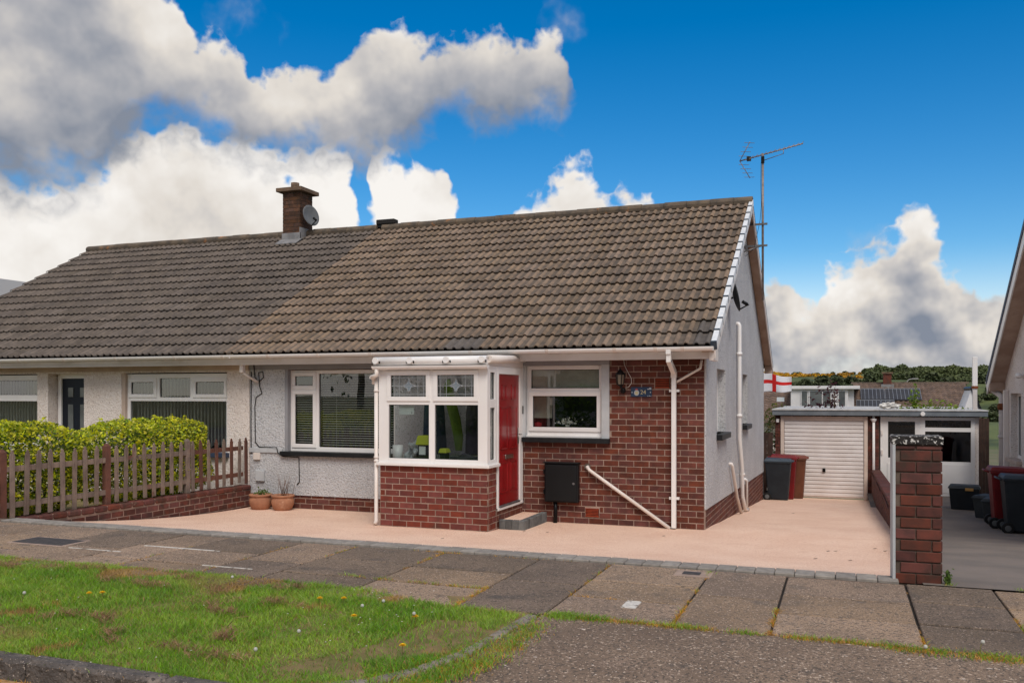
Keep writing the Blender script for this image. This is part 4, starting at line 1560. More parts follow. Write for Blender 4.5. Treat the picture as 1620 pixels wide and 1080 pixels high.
q.build('crest_crown', 'plaque_red', pq)
for (x, z) in [(-1.035, 1.945), (-.765, 1.945)]:
    MB().prism([(x + math.cos(2 * math.pi * k / 10) * .009, -.027, z + math.sin(2 * math.pi * k / 10) * .009) for k in range(10)], (0, .003, 0)).build('screw', 'plaque_silver', pq)
q = MB().box(-.812, -.752, -.0265, -.0245, 1.985, 1.997).box(-.785, -.755, -.0265, -.0245, 2.002, 2.012)
q.box(-.81, -.80, -.0265, -.0245, 1.888, 1.896).box(-.79, -.775, -.0265, -.0245, 1.888, 1.9).box(-.768, -.755, -.0265, -.0245, 1.888, 1.894)
q.build('small_mark', 'plaque_silver', pq)

for (x0, x1, z0, z1, lb) in [(-.707, -.488, 2.0, 2.15, 'terracotta air brick high beside the downpipe'), (-1.745, -1.53, .105, .236, 'terracotta air brick low near the meter box')]:
    a = empty('air_brick', ((x0 + x1) / 2, 0, z0), lb, 'air brick', None)
    MB().box(x0 + .004, x1 - .004, -.0015, .03, z0 + .004, z1 - .004).build('back', 'soil', a)  # dark brown colour stands in for shade between the louvres
    n = 5
    for k in range(n):
        z = z0 + .012 + (z1 - z0 - .024) * (k + .5) / n
        MB().box(x0 + .010, x1 - .010, -.016, -.002, z - .009, z + .003).build('louvre', 'airbrick', a)
    fr_ = MB().box(x0 + .003, x1 - .003, -.012, .002, z0 + .003, z0 + .013).box(x0 + .003, x1 - .003, -.012, .002, z1 - .013, z1 - .003)
    fr_.build('frame', 'airbrick', a)

mt = empty('meter_box', (-2.09, -.1, .31), 'black wall-mounted meter box low on the brick front', 'meter box')
MB().box(-2.345, -1.825, -.12, -.007, .315, .89).build('case', 'black_box', mt, bevel=.012)
MB().box(-2.325, -1.845, -.136, -.1205, .335, .87).build('door', 'black_box', mt, bevel=.01)
MB().box(-2.36, -1.81, -.15, -.007, .892, .91).build('hood', 'black_box', mt, bevel=.006)
for z in (.44, .74):
    MB().box(-2.352, -2.335, -.145, -.11, z, z + .06).build('hinge', 'black_metal', mt)
MB().tube([(-1.885, -.137, .60), (-1.885, -.145, .60)], .018, 12).build('lock', 'steel_dull', mt)
MB().tube([(-2.19, -.06, .31), (-2.185, -.06, .18), (-2.195, -.05, .0)], [.03, .026, .034], 8).build('pipe_sleeve', 'black_metal', mt)

q = MB()
q.tube([(-1.70, -.0, .845), (-1.70, -.055, .845), (-1.665, -.06, .80), (-.475, -.06, .005)], .026, 10)
wp = q.build('waste_pipe', 'upvc_aged')
tag(wp, 'white waste pipe slanting across the brick front to the drain', 'pipe')
MB().tube([(-1.71, -.004, .845), (-1.71, -.014, .845)], .05, 12).build('flange', 'mortar_dark', wp)
q = MB()
q.box(-.452, -.386, -.52, -.40, 2.47, 2.55)
q.hexa([(-.45, -.50, 2.36), (-.388, -.50, 2.36), (-.388, -.42, 2.36), (-.45, -.42, 2.36), (-.45, -.50, 2.47), (-.388, -.50, 2.47), (-.388, -.42, 2.47), (-.45, -.42, 2.47)])
q.hexa([(-.45, -.11, 2.20), (-.388, -.11, 2.20), (-.388, -.035, 2.26), (-.45, -.035, 2.26), (-.45, -.50, 2.36), (-.388, -.50, 2.36), (-.388, -.42, 2.40), (-.45, -.42, 2.40)])
q.box(-.45, -.388, -.10, -.038, .02, 2.205)
dpp = q.build('downpipe', 'upvc')
tag(dpp, 'square white downpipe on the brick front near the corner', 'downpipe')
for z in (.42, 1.95):
    MB().box(-.49, -.348, -.06, -.008, z, z + .035).build('clip', 'upvc', dpp)
MB().box(-.458, -.38, -.108, -.030, 2.15, 2.24).build('socket', 'upvc_aged', dpp)
q = MB().tube([(-.385, -.07, 2.09), (-.05, -.07, 2.28), (-.03, -.07, 2.40)], .018, 8)
tag(q.build('overflow_pipe', 'upvc_aged'), 'thin overflow pipe running from the eaves to the downpipe', 'pipe')
q = MB().box(-2.735, -2.705, -.055, -.0285, 1.62, 1.74)
tag(q.build('door_bell', 'black_box', bevel=.006), 'small black video doorbell beside the red door', 'doorbell')

# pipes on the gable
q = MB()
q.tube([(.01, 3.80, 3.19), (.06, 3.80, 3.19), (.075, 3.80, 3.15), (.075, 3.80, 1.15), (.075, 4.25, .55), (.075, 4.30, .02), (.10, 4.55, gd(4.6) + .05), (.12, 4.85, gd(4.9) + .03)], .037, 10)
sp = tag(q.build('soil_pipe', 'upvc'), 'tall white soil pipe on the grey gable wall', 'pipe')
for (y, z) in ((3.8, 2.62), (3.8, 1.5), (4.28, .4)):
    MB().tube([(.075, y, z), (.075, y, z + .05)], .052, 10).build('collar', 'upvc', sp)
q = MB().tube([(.0, 2.70, .735), (.06, 2.70, .735), (.07, 2.72, .70), (.075, 3.4, .1), (.09, 3.95, gd(4) + .02)], .029, 10)
tag(q.build('waste_pipe', 'upvc_aged'), 'short aged waste pipe low on the gable left of the soil pipe', 'pipe')
q = MB().tube([(.0, 4.95, .27), (.06, 4.95, .27), (.075, 5.05, .24), (.075, 5.10, gd(5.1) + .0)], .029, 10)
tag(q.build('drain_pipe', 'upvc'), 'short white pipe at the foot of the gable right of the soil pipe', 'pipe')
vt = empty('gable_vent', (.02, 4.3, 2.5), 'small slotted vent let into the gable beside the soil pipe', 'vent')
for k in range(4):
    MB().box(.021, .028, 4.22, 4.42, 2.50 + k * .05, 2.525 + k * .05).build('slot', 'gasket', vt)

# dish and aerial on the gable
def dish(name, centre, direction, r, material, label, arm_to):
    o = empty(name, centre, label, 'satellite dish')
    d = Vector(direction).normalized()
    M = Matrix.Translation(Vector(centre)) @ d.to_track_quat('Z', 'Y').to_matrix().to_4x4()
    q = MB()
    prof = [(.001, 0.0)] + [(r * k / 6, .22 * r * (k / 6) ** 2) for k in range(1, 7)]
    back = [(a, b - .012) for a, b in reversed(prof)]
    q.lathe(prof + back, (0, 0, 0), 24)
    q.v = [tuple(M @ Vector((p[0], p[1] * 1.1, p[2]))) for p in q.v]
    q.build('reflector', material, o)
    tip = M @ Vector((0, -r * .75, r * .95))
    a0 = M @ Vector((0, -r * 1.0, .12 * r))
    MB().tube([a0, tip], .012, 6).build('arm', 'black_metal', o)
    MB().tube([tip - d * .02, tip + (Vector(centre) - tip).normalized() * .12], .028, 8).build('receiver', 'black_metal', o)
    MB().tube([M @ Vector((0, 0, -.02)), M @ Vector((0, 0, -.12)), Vector(arm_to)], .018, 8).build('mount', 'black_metal', o)
    return o


dish('satellite_dish', (.13, 2.48, 3.53), (.965, .22, .2), .22, 'dish_dark', 'dark satellite dish on the gable wall under the verge', (.02, 2.45, 3.45))
ae = empty('tv_aerial', (.35, 5.3, 4.2), 'television aerial on a tall mast strapped to the gable', 'aerial')
MB().tube([(.36, 5.3, 3.75), (.36, 5.3, 6.62)], .022, 8).build('mast', 'aerial_metal', ae)
for (z, dz) in ((4.80, -.12), (5.22, 0)):
    q = MB().box(.02, .45, 5.25, 5.29, z, z + .035)
    q.box(.02, .045, 5.0, 5.55, z - .01, z + .045)
    if dz:
        q.tube([(.03, 5.05, z + dz), (.34, 5.26, z + .01)], .012, 6)
    q.build('bracket', 'steel_dull', ae)
bdir = Vector((.94, -.30, .10)).normalized()
b0 = Vector((.36, 5.3, 6.60)) - bdir * .48
b1 = Vector((.36, 5.3, 6.60)) + bdir * .80
MB().tube([b0, b1], .013, 6).build('boom', 'aerial_metal', ae)
side = Vector((.30, .95, 0)).normalized()
for k in range(13):
    f = .12 + k * .072
    if f > 1:
        break
    p = b0.lerp(b1, f)
    for sgn in (1,):
        MB().tube([p - side * .10 + Vector((0, 0, -.05)), p + side * .10 + Vector((0, 0, .07))], .005, 5).build('director', 'aerial_metal', ae)
MB().box(b0.x + .14, b0.x + .22, b0.y - .07, b0.y + .0, b0.z - .02, b0.z + .06).build('feed_box', 'black_box', ae)
for s in (1, -1):
    for k in range(1, 5):
        p = b0 + Vector((.05 + .035 * k * (1 if s > 0 else 1), -.02, s * .085 * k))
        MB().tube([p - side * .17 - Vector((.03, 0, .03)), p + side * .17 + Vector((.03, 0, .03))], .005, 5).build('reflector_rod', 'aerial_metal', ae)
    MB().tube([b0, b0 + Vector((.2, -.02, s * .36))], .008, 5).build('reflector_arm', 'aerial_metal', ae)
MB().tube([b0.lerp(b1, .7), b0.lerp(b1, .7) - Vector((0, 0, .09)), Vector((.37, 5.28, 6.48))], .008, 5).build('stay', 'aerial_metal', ae)
MB().box(.33, .39, 5.26, 5.34, 6.44, 6.56).build('clamp', 'black_metal', ae)
MB().tube([(.33, 5.28, 6.45), (.325, 5.28, 6.0), (.335, 5.28, 5.6), (.31, 5.27, 5.3), (.2, 5.2, 4.75), (.05, 5.1, 4.6)], .005, 5).build('feed_cable', 'cable_black', ae)

# cables, junction boxes and pots by the boundary
q = MB().tube([(-7.60, -.04, 2.42), (-7.58, -.035, 2.2), (-7.50, -.04, 2.12), (-7.40, -.04, 2.2), (-7.42, -.04, 2.3), (-7.5, -.04, 2.28), (-7.48, -.04, 2.05), (-7.44, -.03, 1.93),
               (-7.56, -.03, 1.86), (-7.585, -.03, 1.7), (-7.575, -.03, 1.1), (-7.50, -.03, 1.02), (-7.12, -.06, 1.02), (-7.10, -.06, .93), (-7.02, -.035, .87), (-6.70, -.032, .86),
               (-6.69, -.032, .45), (-6.74, -.032, .40)], .0085, 6)
tag(q.build('wall_cable', 'cable_black'), 'black cable looping down the grey wall beside the big window', 'cable')
q = MB().tube([(-7.66, -.03, 2.3), (-7.665, -.03, 1.4), (-7.66, -.03, .9)], .009, 6)
tag(q.build('party_cable', 'cable_black'), 'straight dark cable down the line between grey and cream walls', 'cable')
jb = empty('junction_box', (-7.63, -.06, 2.36), 'white cable junction under the eaves at the house boundary', 'junction box')
MB().box(-7.70, -7.63, -.30, -.22, 2.28, 2.42).build('box', 'upvc_aged', jb, bevel=.006)
MB().tube([(-7.66, -.26, 2.28), (-7.60, -.15, 2.20), (-7.50, -.05, 2.12)], .022, 8).build('spout', 'upvc_aged', jb)
tag(MB().box(-7.55, -7.38, -.07, -.0225, .44, .62).build('service_box', 'paint_light_grey', bevel=.008), 'grey service box low on the grey wall above the flower pots', 'service box')
tag(MB().box(-7.60, -7.47, -.06, -.0225, .80, .92).build('cable_box', 'upvc_aged', bevel=.006), 'small pale cable box under the wall band', 'cable box')


def pot(c, lb, seed):
    o = empty('plant_pot', c, lb, 'plant pot', 'terracotta pots by the wall')
    pr = [(.0, 0), (.13, 0), (.155, .03), (.185, .11), (.185, .16), (.17, .205), (.165, .215), (.19, .225), (.192, .25), (.175, .255), (.165, .235), (.15, .225)]
    MB().lathe(pr, c, 28).build('bowl', 'terracotta', o)
    MB().disc((c[0], c[1], c[2] + .226), (0, 0, 1), .16, 20).build('soil', 'soil', o)
    return o


z0 = gd(-.3)
pot((-7.27, -.30, z0), 'terracotta pot with a low green plant next to the fence', 1)
pot((-6.86, -.26, z0), 'terracotta pot with bare twigs under the looping cable', 2)
rs = np.random.default_rng(4)
V, F = leaves(70, lambda n: np.stack([rs.normal(-7.24, .06, n), rs.normal(-.32, .05, n), z0 + .26 + np.abs(rs.normal(0, .035, n))], 1), .05)
tag(np_obj('pot_plant', V, F, 'leaf_green'), 'low green plant growing in the pot next to the fence', 'plant')
tw = MB()
for k in range(16):
    a = rs.uniform(0, 6.28)
    l = rs.uniform(.12, .42)
    x, y = -6.86 + rs.normal(0, .06), -.26 + rs.normal(0, .05)
    tw.tube([(x, y, z0 + .22), (x + math.cos(a) * l * .2, y + math.sin(a) * l * .2, z0 + .22 + l * .6), (x + math.cos(a) * l * .35, y + math.sin(a) * l * .3, z0 + .22 + l)], [.004, .003, .0015], 4)
tag(tw.build('dead_plant', 'twig'), 'bare brown twigs standing in the pot under the cable', 'plant')

# ------------------------------------------------------------------ the attached neighbour
NB = empty('neighbour_bungalow', (-12, 4.8, 0), 'attached bungalow with grey tiled roof and cream roughcast front at left', 'house')
NX = -16.2
holesN = [(-14.7, -12.57, .88, 2.30), (-12.30, -11.41, .15, 2.30), (-10.52, -8.175, .86, 2.30)]
mb = MB()
holed_wall(mb, NX, WX - .012, -.3, 2.44, holesN, lambda a, b, c, d: mb.box(a, b, -.012, .25, c, d))
mb.build('wall', 'render_cream', NB)
MB().box(NX, WX - .012, -.045, -.0125, 2.33, 2.418).build('lintel_beam', 'paint_beige', NB, bevel=.004)
MB().box(NX, NX + .25, .252, D, -.8, 2.7).build('side_wall', 'render_cream', NB)
MB().box(NX, WX, D, D + .1, -1.3, 2.7).build('rear_wall', 'render_cream', NB)
MB().prism([(NX, 0, 2.45), (NX, D, 2.45), (NX, D, 2.7), (NX, RY, RZ - .16), (NX, 0, 2.7)], (.2, 0, 0)).build('gable', 'render_cream', NB)
wn = window(NB, at(-10.44, .05, .90), 2.265, 1.38, [(.05, .66, .97, 1.28, True), (.74, 1.42, .96, 1.30, False), (1.50, 2.20, .97, 1.28, True), (.07, 2.20, .06, .89, False)])
MB().box(-10.52, -10.44, -.0, .10, .86, 2.30).build('jamb', 'paint_beige', NB)
MB().box(-10.54, -8.13, -.10, .10, .82, .90).build('sill', 'navy_paint', NB, bevel=.006)
wn2 = window(NB, at(-14.7, .05, .92), 2.13, 1.36, [(.07, 2.06, .98, 1.26, False), (.07, 2.06, .06, .86, False)])
MB().box(-14.74, -12.53, -.10, .10, .84, .92).build('sill', 'upvc', NB, bevel=.006)
dn = MB().box(-12.17, -11.45, .20, .245, .18, 2.21).build('door', 'navy_door', NB, bevel=.004)
MB().box(-12.25, -12.172, .17, .26, .15, 2.30).build('door_frame', 'upvc', NB, bevel=.004)
MB().box(-11.448, -11.412, .17, .26, .15, 2.30).build('door_frame', 'upvc', NB, bevel=.004)
MB().box(-12.171, -11.449, .17, .26, 2.212, 2.30).build('door_frame', 'upvc', NB, bevel=.004)
MB().box(-12.30, -12.252, .24, .27, .15, 2.30).build('door_reveal', 'paint_beige', NB)
for (a, b) in [(-12.02, -11.89), (-11.72, -11.59)]:
    for (c, d) in [(1.86, 2.04), (.95, 1.72)]:
        MB().box(a, b, .190, .1985, c, d).build('door_light', 'far_glass', dn, bevel=.003)
for xa, n, zb, zt in [(-10.37, 29, .98, 2.18), (-14.6, 27, 1.0, 2.18)]:
    vb = MB().box(xa, xa + n * .075, .21, .25, zt, zt + .04).build('vertical_blind', 'blind_grey', NB)
    for k in range(n):
        me = block_mesh('slat', .062, .002, zt - zb, 0, 'blind_grey')
        link('slat', me, vb, Matrix.Translation((xa + .035 + k * .075, .215, (zb + zt) / 2)) @ Matrix.Rotation(R(-69 + random.uniform(-5, 5)), 4, 'Z'))
for (a, b) in [(-10.6, -8.05), (-14.9, -12.45)]:
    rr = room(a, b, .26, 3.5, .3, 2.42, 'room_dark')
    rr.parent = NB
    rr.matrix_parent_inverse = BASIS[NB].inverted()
NXB = .2 - 28 * TW
roofN = roof(NB, NXB - 29 * TW, NXB, ('tile_grey', 'tile_grey_mass'))
fascia(NB, NX, WX, 'paint_beige')
gutter(NB, NX, WX - .025, [-15, -13.9, -13.2, -12.5, -11.4, -10.2, -8.9, -7.9])
# chimney on the ridge
cr = MB()
cx0, cx1, cy0, cy1 = -10.2, -9.74, 4.5, 5.02
cr.box(cx0 + .008, cx1 - .008, cy0 + .008, cy1 - .008, 5.0, 6.52)
ch = cr.build('chimney', 'mortar_dark', NB)
fb = courses(cx0, cx1, 5.55, 6.52)
fs_ = courses(cy0, cy1, 5.55, 6.52, first=1)
lay_mass(fb, faceY(cy0 + .025), .05, ch, 'chimney_brick')
lay_mass(fs_, faceX(cx1 - .025), .05, ch, 'chimney_brick')
MB().box(cx0 - .11, cx1 + .11, cy0 - .11, cy1 + .11, 6.525, 6.615).build('cap', 'chimney_cap', ch, bevel=.01)
MB().lathe([(.0, 0), (.10, 0), (.095, .16), (.075, .16), (.075, .05), (.0, .05)], ((cx0 + cx1) / 2, (cy0 + cy1) / 2 - .1, 6.6), 16).build('pot', 'chimney_cap', ch)
zf = EZ + (RZ - EZ) / (RY - EY) * (cy0 - EY)
q = MB().box(cx0 - .012, cx1 + .012, cy0 - .012, cy0 + .02, zf - .02, zf + .2)
q.hexa([(cx0 - .05, cy0 - .22, zf - .085), (cx1 + .05, cy0 - .22, zf - .085), (cx1 + .05, cy0, zf + .04), (cx0 - .05, cy0, zf + .04),
        (cx0 - .05, cy0 - .22, zf - .065), (cx1 + .05, cy0 - .22, zf - .065), (cx1 + .05, cy0, zf + .06), (cx0 - .05, cy0, zf + .06)])
q.box(cx1 - .01, cx1 + .012, cy0, RY + .1, zf - .05, zf + .32)
q.build('flashing', 'lead', ch)
dish('satellite_dish', (cx1 + .15, 4.68, 5.98), (.93, -.30, .22), .225, 'dish_grey', 'grey satellite dish fixed to the brick chimney', (cx1, 4.80, 5.98))
rv = empty('ridge_vent', (-7.7, RY, RZ), 'dark grey ridge vent on the roof above the house boundary', 'vent')
MB().box(-7.93, -7.47, RY - .10, RY + .10, RZ + .09, RZ + .20).build('hood', 'roof_dark', rv, bevel=.02)
MB().box(-7.90, -7.50, RY - .07, RY + .07, RZ + .03, RZ + .095).build('throat', 'black_box', rv)

# ------------------------------------------------------------------ fence, low wall and hedges on the boundary
GW = empty('boundary_wall', (-7.75, -2.4, 0), 'low red brick wall carrying the picket fence beside the drive', 'wall')
mb = MB()
mb.box(-7.86, -7.665, -5.02, -.03, -.3, .285)
gwm = mb.build('core', 'mortar', GW)
q = MB()
q.hexa([(-7.85, -4.98, .285), (-7.668, -4.98, .285), (-7.668, -.06, .285), (-7.85, -.06, .285), (-7.85, -4.98, .388), (-7.668, -4.98, .388), (-7.668, -.06, .358), (-7.85, -.06, .358)])
q.build('coping_bed', 'mortar', GW)
bs = [b for b in courses(-5.0, -.04, .285 - 5 * BH, .285, phase=.03) if b[1] > gd(b[0]) - .05]
lay(bs, faceX(-7.692), .06, gwm, 'old_brick')
y = -4.98
while y < -.1:
    f = (y + 5) / 5
    M = Matrix.Translation((-7.757 + random.uniform(-.003, .003), y + .108, .328 + .01 * (1 - f) * 3 + random.uniform(-.003, .003))) @ Matrix.Rotation(random.uniform(-.012, .012), 4, 'Z') @ Matrix.Rotation(-.008, 4, 'X')
    link('coping_brick', block_mesh('coping_brick', .225, .212, .075, .016, 'old_brick'), GW, M)
    y += .225
FE = empty('picket_fence', (-7.76, -2.4, .4), 'weathered brown picket fence on the low brick wall', 'fence')
px_pick = [20, 42, 61, 80, 100, 118, 136, 153, 185, 199, 214, 230, 244, 258, 272, 286, 306, 319, 331, 344, 355, 367, 379, 390]
CX, CY, CZ = cam.location
s_, c_ = math.sin(YAW), math.cos(YAW)


def y_on(px, X):
    a = (px - 810) / 1400
    dx, dy = -s_ + a * c_, c_ + a * s_
    return CY + (X - CX) / dx * dy


for k, px in enumerate(px_pick):
    y = y_on(px, -7.73)
    top = 1.225 - .045 * (y + 4.6) / 4.4 + random.uniform(-.012, .012)
    bot = .40 + random.uniform(-.012, .02)
    w = .034
    q = MB()
    q.prism([(-7.745, y - w, bot), (-7.745, y + w, bot), (-7.745, y + w, top - .055), (-7.745, y + w * .55, top - .045), (-7.745, y + w * .6, top - .02), (-7.745, y, top),
             (-7.745, y - w * .6, top - .02), (-7.745, y - w * .55, top - .045), (-7.745, y - w, top - .055)], (.019, 0, 0))
    tl = random.uniform(-.03, .03)
    q.v = [(a, b + (c - bot) * tl, c) for a, b, c in q.v]
    q.build('picket', 'fence_wood_red' if px > 300 and k % 2 else 'fence_wood', FE, bevel=.003)
for px, m in ((3, 'fence_wood_red'), (169, 'fence_wood_red'), (296, 'fence_wood'), (396, 'fence_wood_red')):
    y = y_on(px, -7.77)
    q = MB().box(-7.81, -7.74, y - .045, y + .045, .37, 1.20 - .03 * (y + 4) / 4)
    q.hexa([(-7.81, y - .045, q.v[-1][2]), (-7.74, y - .045, q.v[-1][2]), (-7.74, y + .045, q.v[-1][2]), (-7.81, y + .045, q.v[-1][2]),
            (-7.785, y - .02, q.v[-1][2] + .04), (-7.765, y - .02, q.v[-1][2] + .04), (-7.765, y + .02, q.v[-1][2] + .04), (-7.785, y + .02, q.v[-1][2] + .04)])
    q.build('post', m, FE, bevel=.004)
for (ya, yb) in ((-4.85, -2.9), (-2.9, -1.5), (-1.5, -.12)):
    for z in (.555, 1.00):
        q = MB().box(-7.775, -7.746, ya, yb - .01, z - .035, z + .035)
        q.build('rail', 'fence_wood_red' if ya > -2 else 'fence_wood', FE, bevel=.003)
# brick gate pier at the corner
GP_ = empty('gate_pier', (-7.78, -5.05, .4), 'narrow old brick pier at the street end of the picket fence', 'pier')
mb = MB().box(-7.87, -7.66, -5.12, -4.93, .3, .93)
gpc = mb.build('core', 'mortar_dark', GP_)
lay(courses(-5.125, -4.925, .30, .93, phase=.02), faceX(-7.688), .06, gpc, 'old_brick')
lay(courses(-7.865, -7.66, .30, .93, phase=.02), faceY(-5.10), .06, gpc, 'old_brick')
MB().box(-7.90, -7.63, -5.15, -4.90, .932, .99).build('cap', 'chimney_cap', GP_, bevel=.01)


def bush(name, c, r, n, label, mats, seed, size=.05, stems=6, power=2.6, low=.0, cat='hedge', group=None, lumps=9):
    """leaf faces in the outer part of a lumpy super-ellipsoid, denser towards the skin"""
    rs = np.random.default_rng(seed)
    o = empty(name, (c[0], c[1], c[2]), label, cat, group)
    ph = rs.uniform(0, 6.28, (lumps, 2))
    kk = rs.integers(1, 6, (lumps, 2))

    def samp(m, inner=.55, zlo=-1.0, zhi=1.0):
        d = rs.normal(size=(m, 3))
        d /= np.linalg.norm(d, axis=1)[:, None]
        d[:, 2] = zlo + (np.abs(d[:, 2]) if zlo == 0 else (d[:, 2] + 1) / 2 * (zhi - zlo))
        k = (np.abs(d[:, 0]) ** power + np.abs(d[:, 1]) ** power + np.abs(d[:, 2]) ** power) ** (-1 / power)
        az = np.arctan2(d[:, 1], d[:, 0])
        bump = sum(np.sin(az * a + p) * np.sin(d[:, 2] * 2.2 * b + q) for (a, b), (p, q) in zip(kk, ph)) / lumps
        rad = (1 - (1 - inner) * rs.uniform(0, 1, m) ** 1.7) * (1 + (.30 if power < 3 else .21) * bump)
        p = d * (k * rad)[:, None]
        return np.stack([c[0] + p[:, 0] * r[0], c[1] + p[:, 1] * r[1], c[2] + r[2] + p[:, 2] * r[2]], 1)
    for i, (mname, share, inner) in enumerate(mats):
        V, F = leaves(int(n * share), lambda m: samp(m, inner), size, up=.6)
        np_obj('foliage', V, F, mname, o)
    if stems:
        q = MB()
        for k in range(stems):
            a = rs.uniform(0, 6.28)
            x, y = c[0] + rs.normal(0, r[0] * .2), c[1] + rs.normal(0, r[1] * .3)
            q.tube([(x, y, c[2] - .05), (x + math.cos(a) * r[0] * .15, y + math.sin(a) * r[1] * .15, c[2] + r[2] * .8),
                    (x + math.cos(a) * r[0] * .4, y + math.sin(a) * r[1] * .4, c[2] + r[2] * 1.5)], [.022, .014, .005], 5)
        q.build('stem', 'bark', o)
    return o


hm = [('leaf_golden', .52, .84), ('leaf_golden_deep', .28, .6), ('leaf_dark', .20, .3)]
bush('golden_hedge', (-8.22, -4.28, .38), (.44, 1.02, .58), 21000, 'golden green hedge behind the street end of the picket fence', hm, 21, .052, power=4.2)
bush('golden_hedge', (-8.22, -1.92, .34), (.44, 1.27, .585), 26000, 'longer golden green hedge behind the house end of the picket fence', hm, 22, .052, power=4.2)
rs = np.random.default_rng(8)
for (yy_, zz) in ((-3.75, 1.46), (-4.3, 1.46), (-2.1, 1.47), (-1.2, 1.42), (-2.6, 1.42)):
    pass
# sprigs standing up out of the clipped tops
for hedge, spots in (('golden_hedge', [(-3.62, .16), (-4.2, .09), (-4.5, .08), (-3.9, .08)]), ('golden_hedge.001', [(-2.3, .11), (-1.75, .09), (-1.2, .10), (-2.8, .08), (-.95, .08)])):
    ho = bpy.data.objects[hedge]
    for (yy_, hh) in spots:
        x = -8.2 + rs.normal(0, .08)
        zt = 1.50
        V, F = leaves(26, lambda n: np.stack([x + rs.normal(0, .022, n), yy_ + rs.normal(0, .022, n), zt + rs.uniform(-.06, hh, n)], 1), .05)
        kind(np_obj('sprig', V, F, 'leaf_golden', ho), 'stuff')

# ------------------------------------------------------------------ garages at the end of the drives
GA = empty('garage', (1.4, 12, gd(11.6)), 'flat roofed brick garage with white up-and-over door at the end of the drive', 'garage')
gz = -.78
mb = MB()
mb.box(.16, .30, 11.62, 17, gz - .4, 1.36)
mb.box(2.42, 2.70, 11.62, 17, gz - .4, 1.36)
mb.box(.30, 2.42, 16.8, 17, gz - .4, 1.36)
gcore = mb.build('wall', 'mortar_dark', GA)
lay_mass(courses(.16, .30, gz, 1.35), faceY(11.61), .05, gcore, 'old_brick_mass')
lay_mass(courses(2.425, 2.69, gz, 1.35), faceY(11.61), .05, gcore, 'old_brick_mass')
fr_ = MB().box(.30, .385, 11.55, 11.64, gz, 1.34).box(2.335, 2.42, 11.55, 11.64, gz, 1.34).box(.385, 2.335, 11.55, 11.64, 1.235, 1.34)
fr_.build('door_frame', 'garage_frame', GA, bevel=.006)
gdoor = MB().box(.39, 2.33, 11.60, 11.63, gz + .02, 1.232).build('door', 'garage_door', GA)
n = 19
for k in range(n):
    z = gz + .05 + (1.22 - gz - .05) * k / n
    h = (1.22 - gz - .05) / n
    q = MB()
    q.prism([(.40, 11.60, z + .004), (.40, 11.575, z + .012), (.40, 11.575, z + h * .74), (.40, 11.60, z + h * .9)], (1.92, 0, 0))
    q.build('slat', 'garage_door', gdoor)
MB().box(1.34, 1.41, 11.545, 11.574, -.10, .0).tube([(1.375, 11.54, -.03), (1.375, 11.5, -.03)], .02, 8).build('handle', 'black_metal', gdoor)
MB().box(.10, 2.70, 11.42, 17.1, 1.365, 1.49).build('fascia', 'roof_felt', GA, bevel=.005)
MB().box(.09, 2.70, 11.40, 17.12, 1.491, 1.525).build('roof_edge', 'felt_edge', GA, bevel=.004)
q = MB().tube([(2.56, 11.53, 1.36), (2.56, 11.53, gd(11.5))], .032, 8)
q.lathe([(.035, 0), (.075, .06), (.075, .09)], (2.56, 11.53, 1.20), 10)
tag(q.build('downpipe', 'upvc'), 'white downpipe on the brick pier between the two garages', 'downpipe')
tag(MB().box(.19, .26, 11.52, 11.585, 1.17, 1.27).build('security_light', 'upvc', bevel=.01), 'small white sensor light beside the garage door', 'light')
# timber gate beside the garage
tg = empty('side_gate', (.02, 11.0, -.75), 'brown boarded side gate between the house corner and the garage', 'gate')
for k in range(6):
    MB().box(-.75 + k * .148, -.607 + k * .148, 11.15, 11.175, -.9, .92).build('board', 'timber_dark', tg, bevel=.004)

NG = empty('neighbour_garage', (3.8, 12.5, g2(12)), 'flat roofed utility room with white door and window beside the garage', 'outbuilding')
dz = -.62
wd = window(NG, at(2.72, 11.60, dz), .93, 1.96, [(.18, .80, .93, 1.84, False)], 'door', 'upvc', 'far_window_glass')
MB().box(2.88, 3.54, 11.585, 11.60, dz + .10, dz + .80).build('door_panel', 'upvc', wd, bevel=.006)
MB().box(2.74, 2.775, 11.57, 11.60, dz + .3, dz + .42).box(2.74, 2.775, 11.57, 11.60, dz + 1.5, dz + 1.62).box(2.74, 2.775, 11.57, 11.60, dz + 1.0, dz + 1.12).build('hinge', 'upvc_aged', wd)
wg = window(NG, at(3.65, 11.60, dz), 1.21, 1.96, [(.10, 1.12, .86, 1.60, False), (.10, 1.12, 1.70, 1.88, False)], 'window', 'upvc', 'far_window_glass')
MB().box(3.75, 4.78, 11.59, 11.60, dz + .08, dz + .80).build('panel', 'upvc', wg, bevel=.006)
MB().box(4.865, 5.0, 11.62, 17, dz - .4, 1.35).box(2.72, 4.86, 16.8, 17, dz - .4, 1.35).box(2.72, 4.86, 11.7, 16.8, dz - .4, dz).build('wall', 'render_cream', NG)
MB().box(2.705, 5.12, 11.42, 17.1, 1.365, 1.49).build('fascia', 'roof_felt', NG, bevel=.005)
MB().box(2.705, 5.13, 11.40, 17.12, 1.491, 1.522).build('roof_edge', 'felt_edge', NG, bevel=.004)
tag(MB().tube([(3.68, 11.36, 1.42), (3.68, 11.42, 1.42)], .055, 14).build('bulkhead_lamp', 'upvc', bevel=.01), 'round white lamp on the grey fascia above the utility room', 'lamp')
tgn = empty('shaded_gap_fill', (5.0, 11.2, -.6), 'dark boards added for the shaded gap between the utility room and the right house', 'screen')  # dark boards stand in for the shade of an open gap
for k in range(3):
    MB().box(4.90 + k * .075, 4.97 + k * .075, 11.25, 11.29, -.7, 1.33).build('board', 'timber_dark', tgn, bevel=.004)

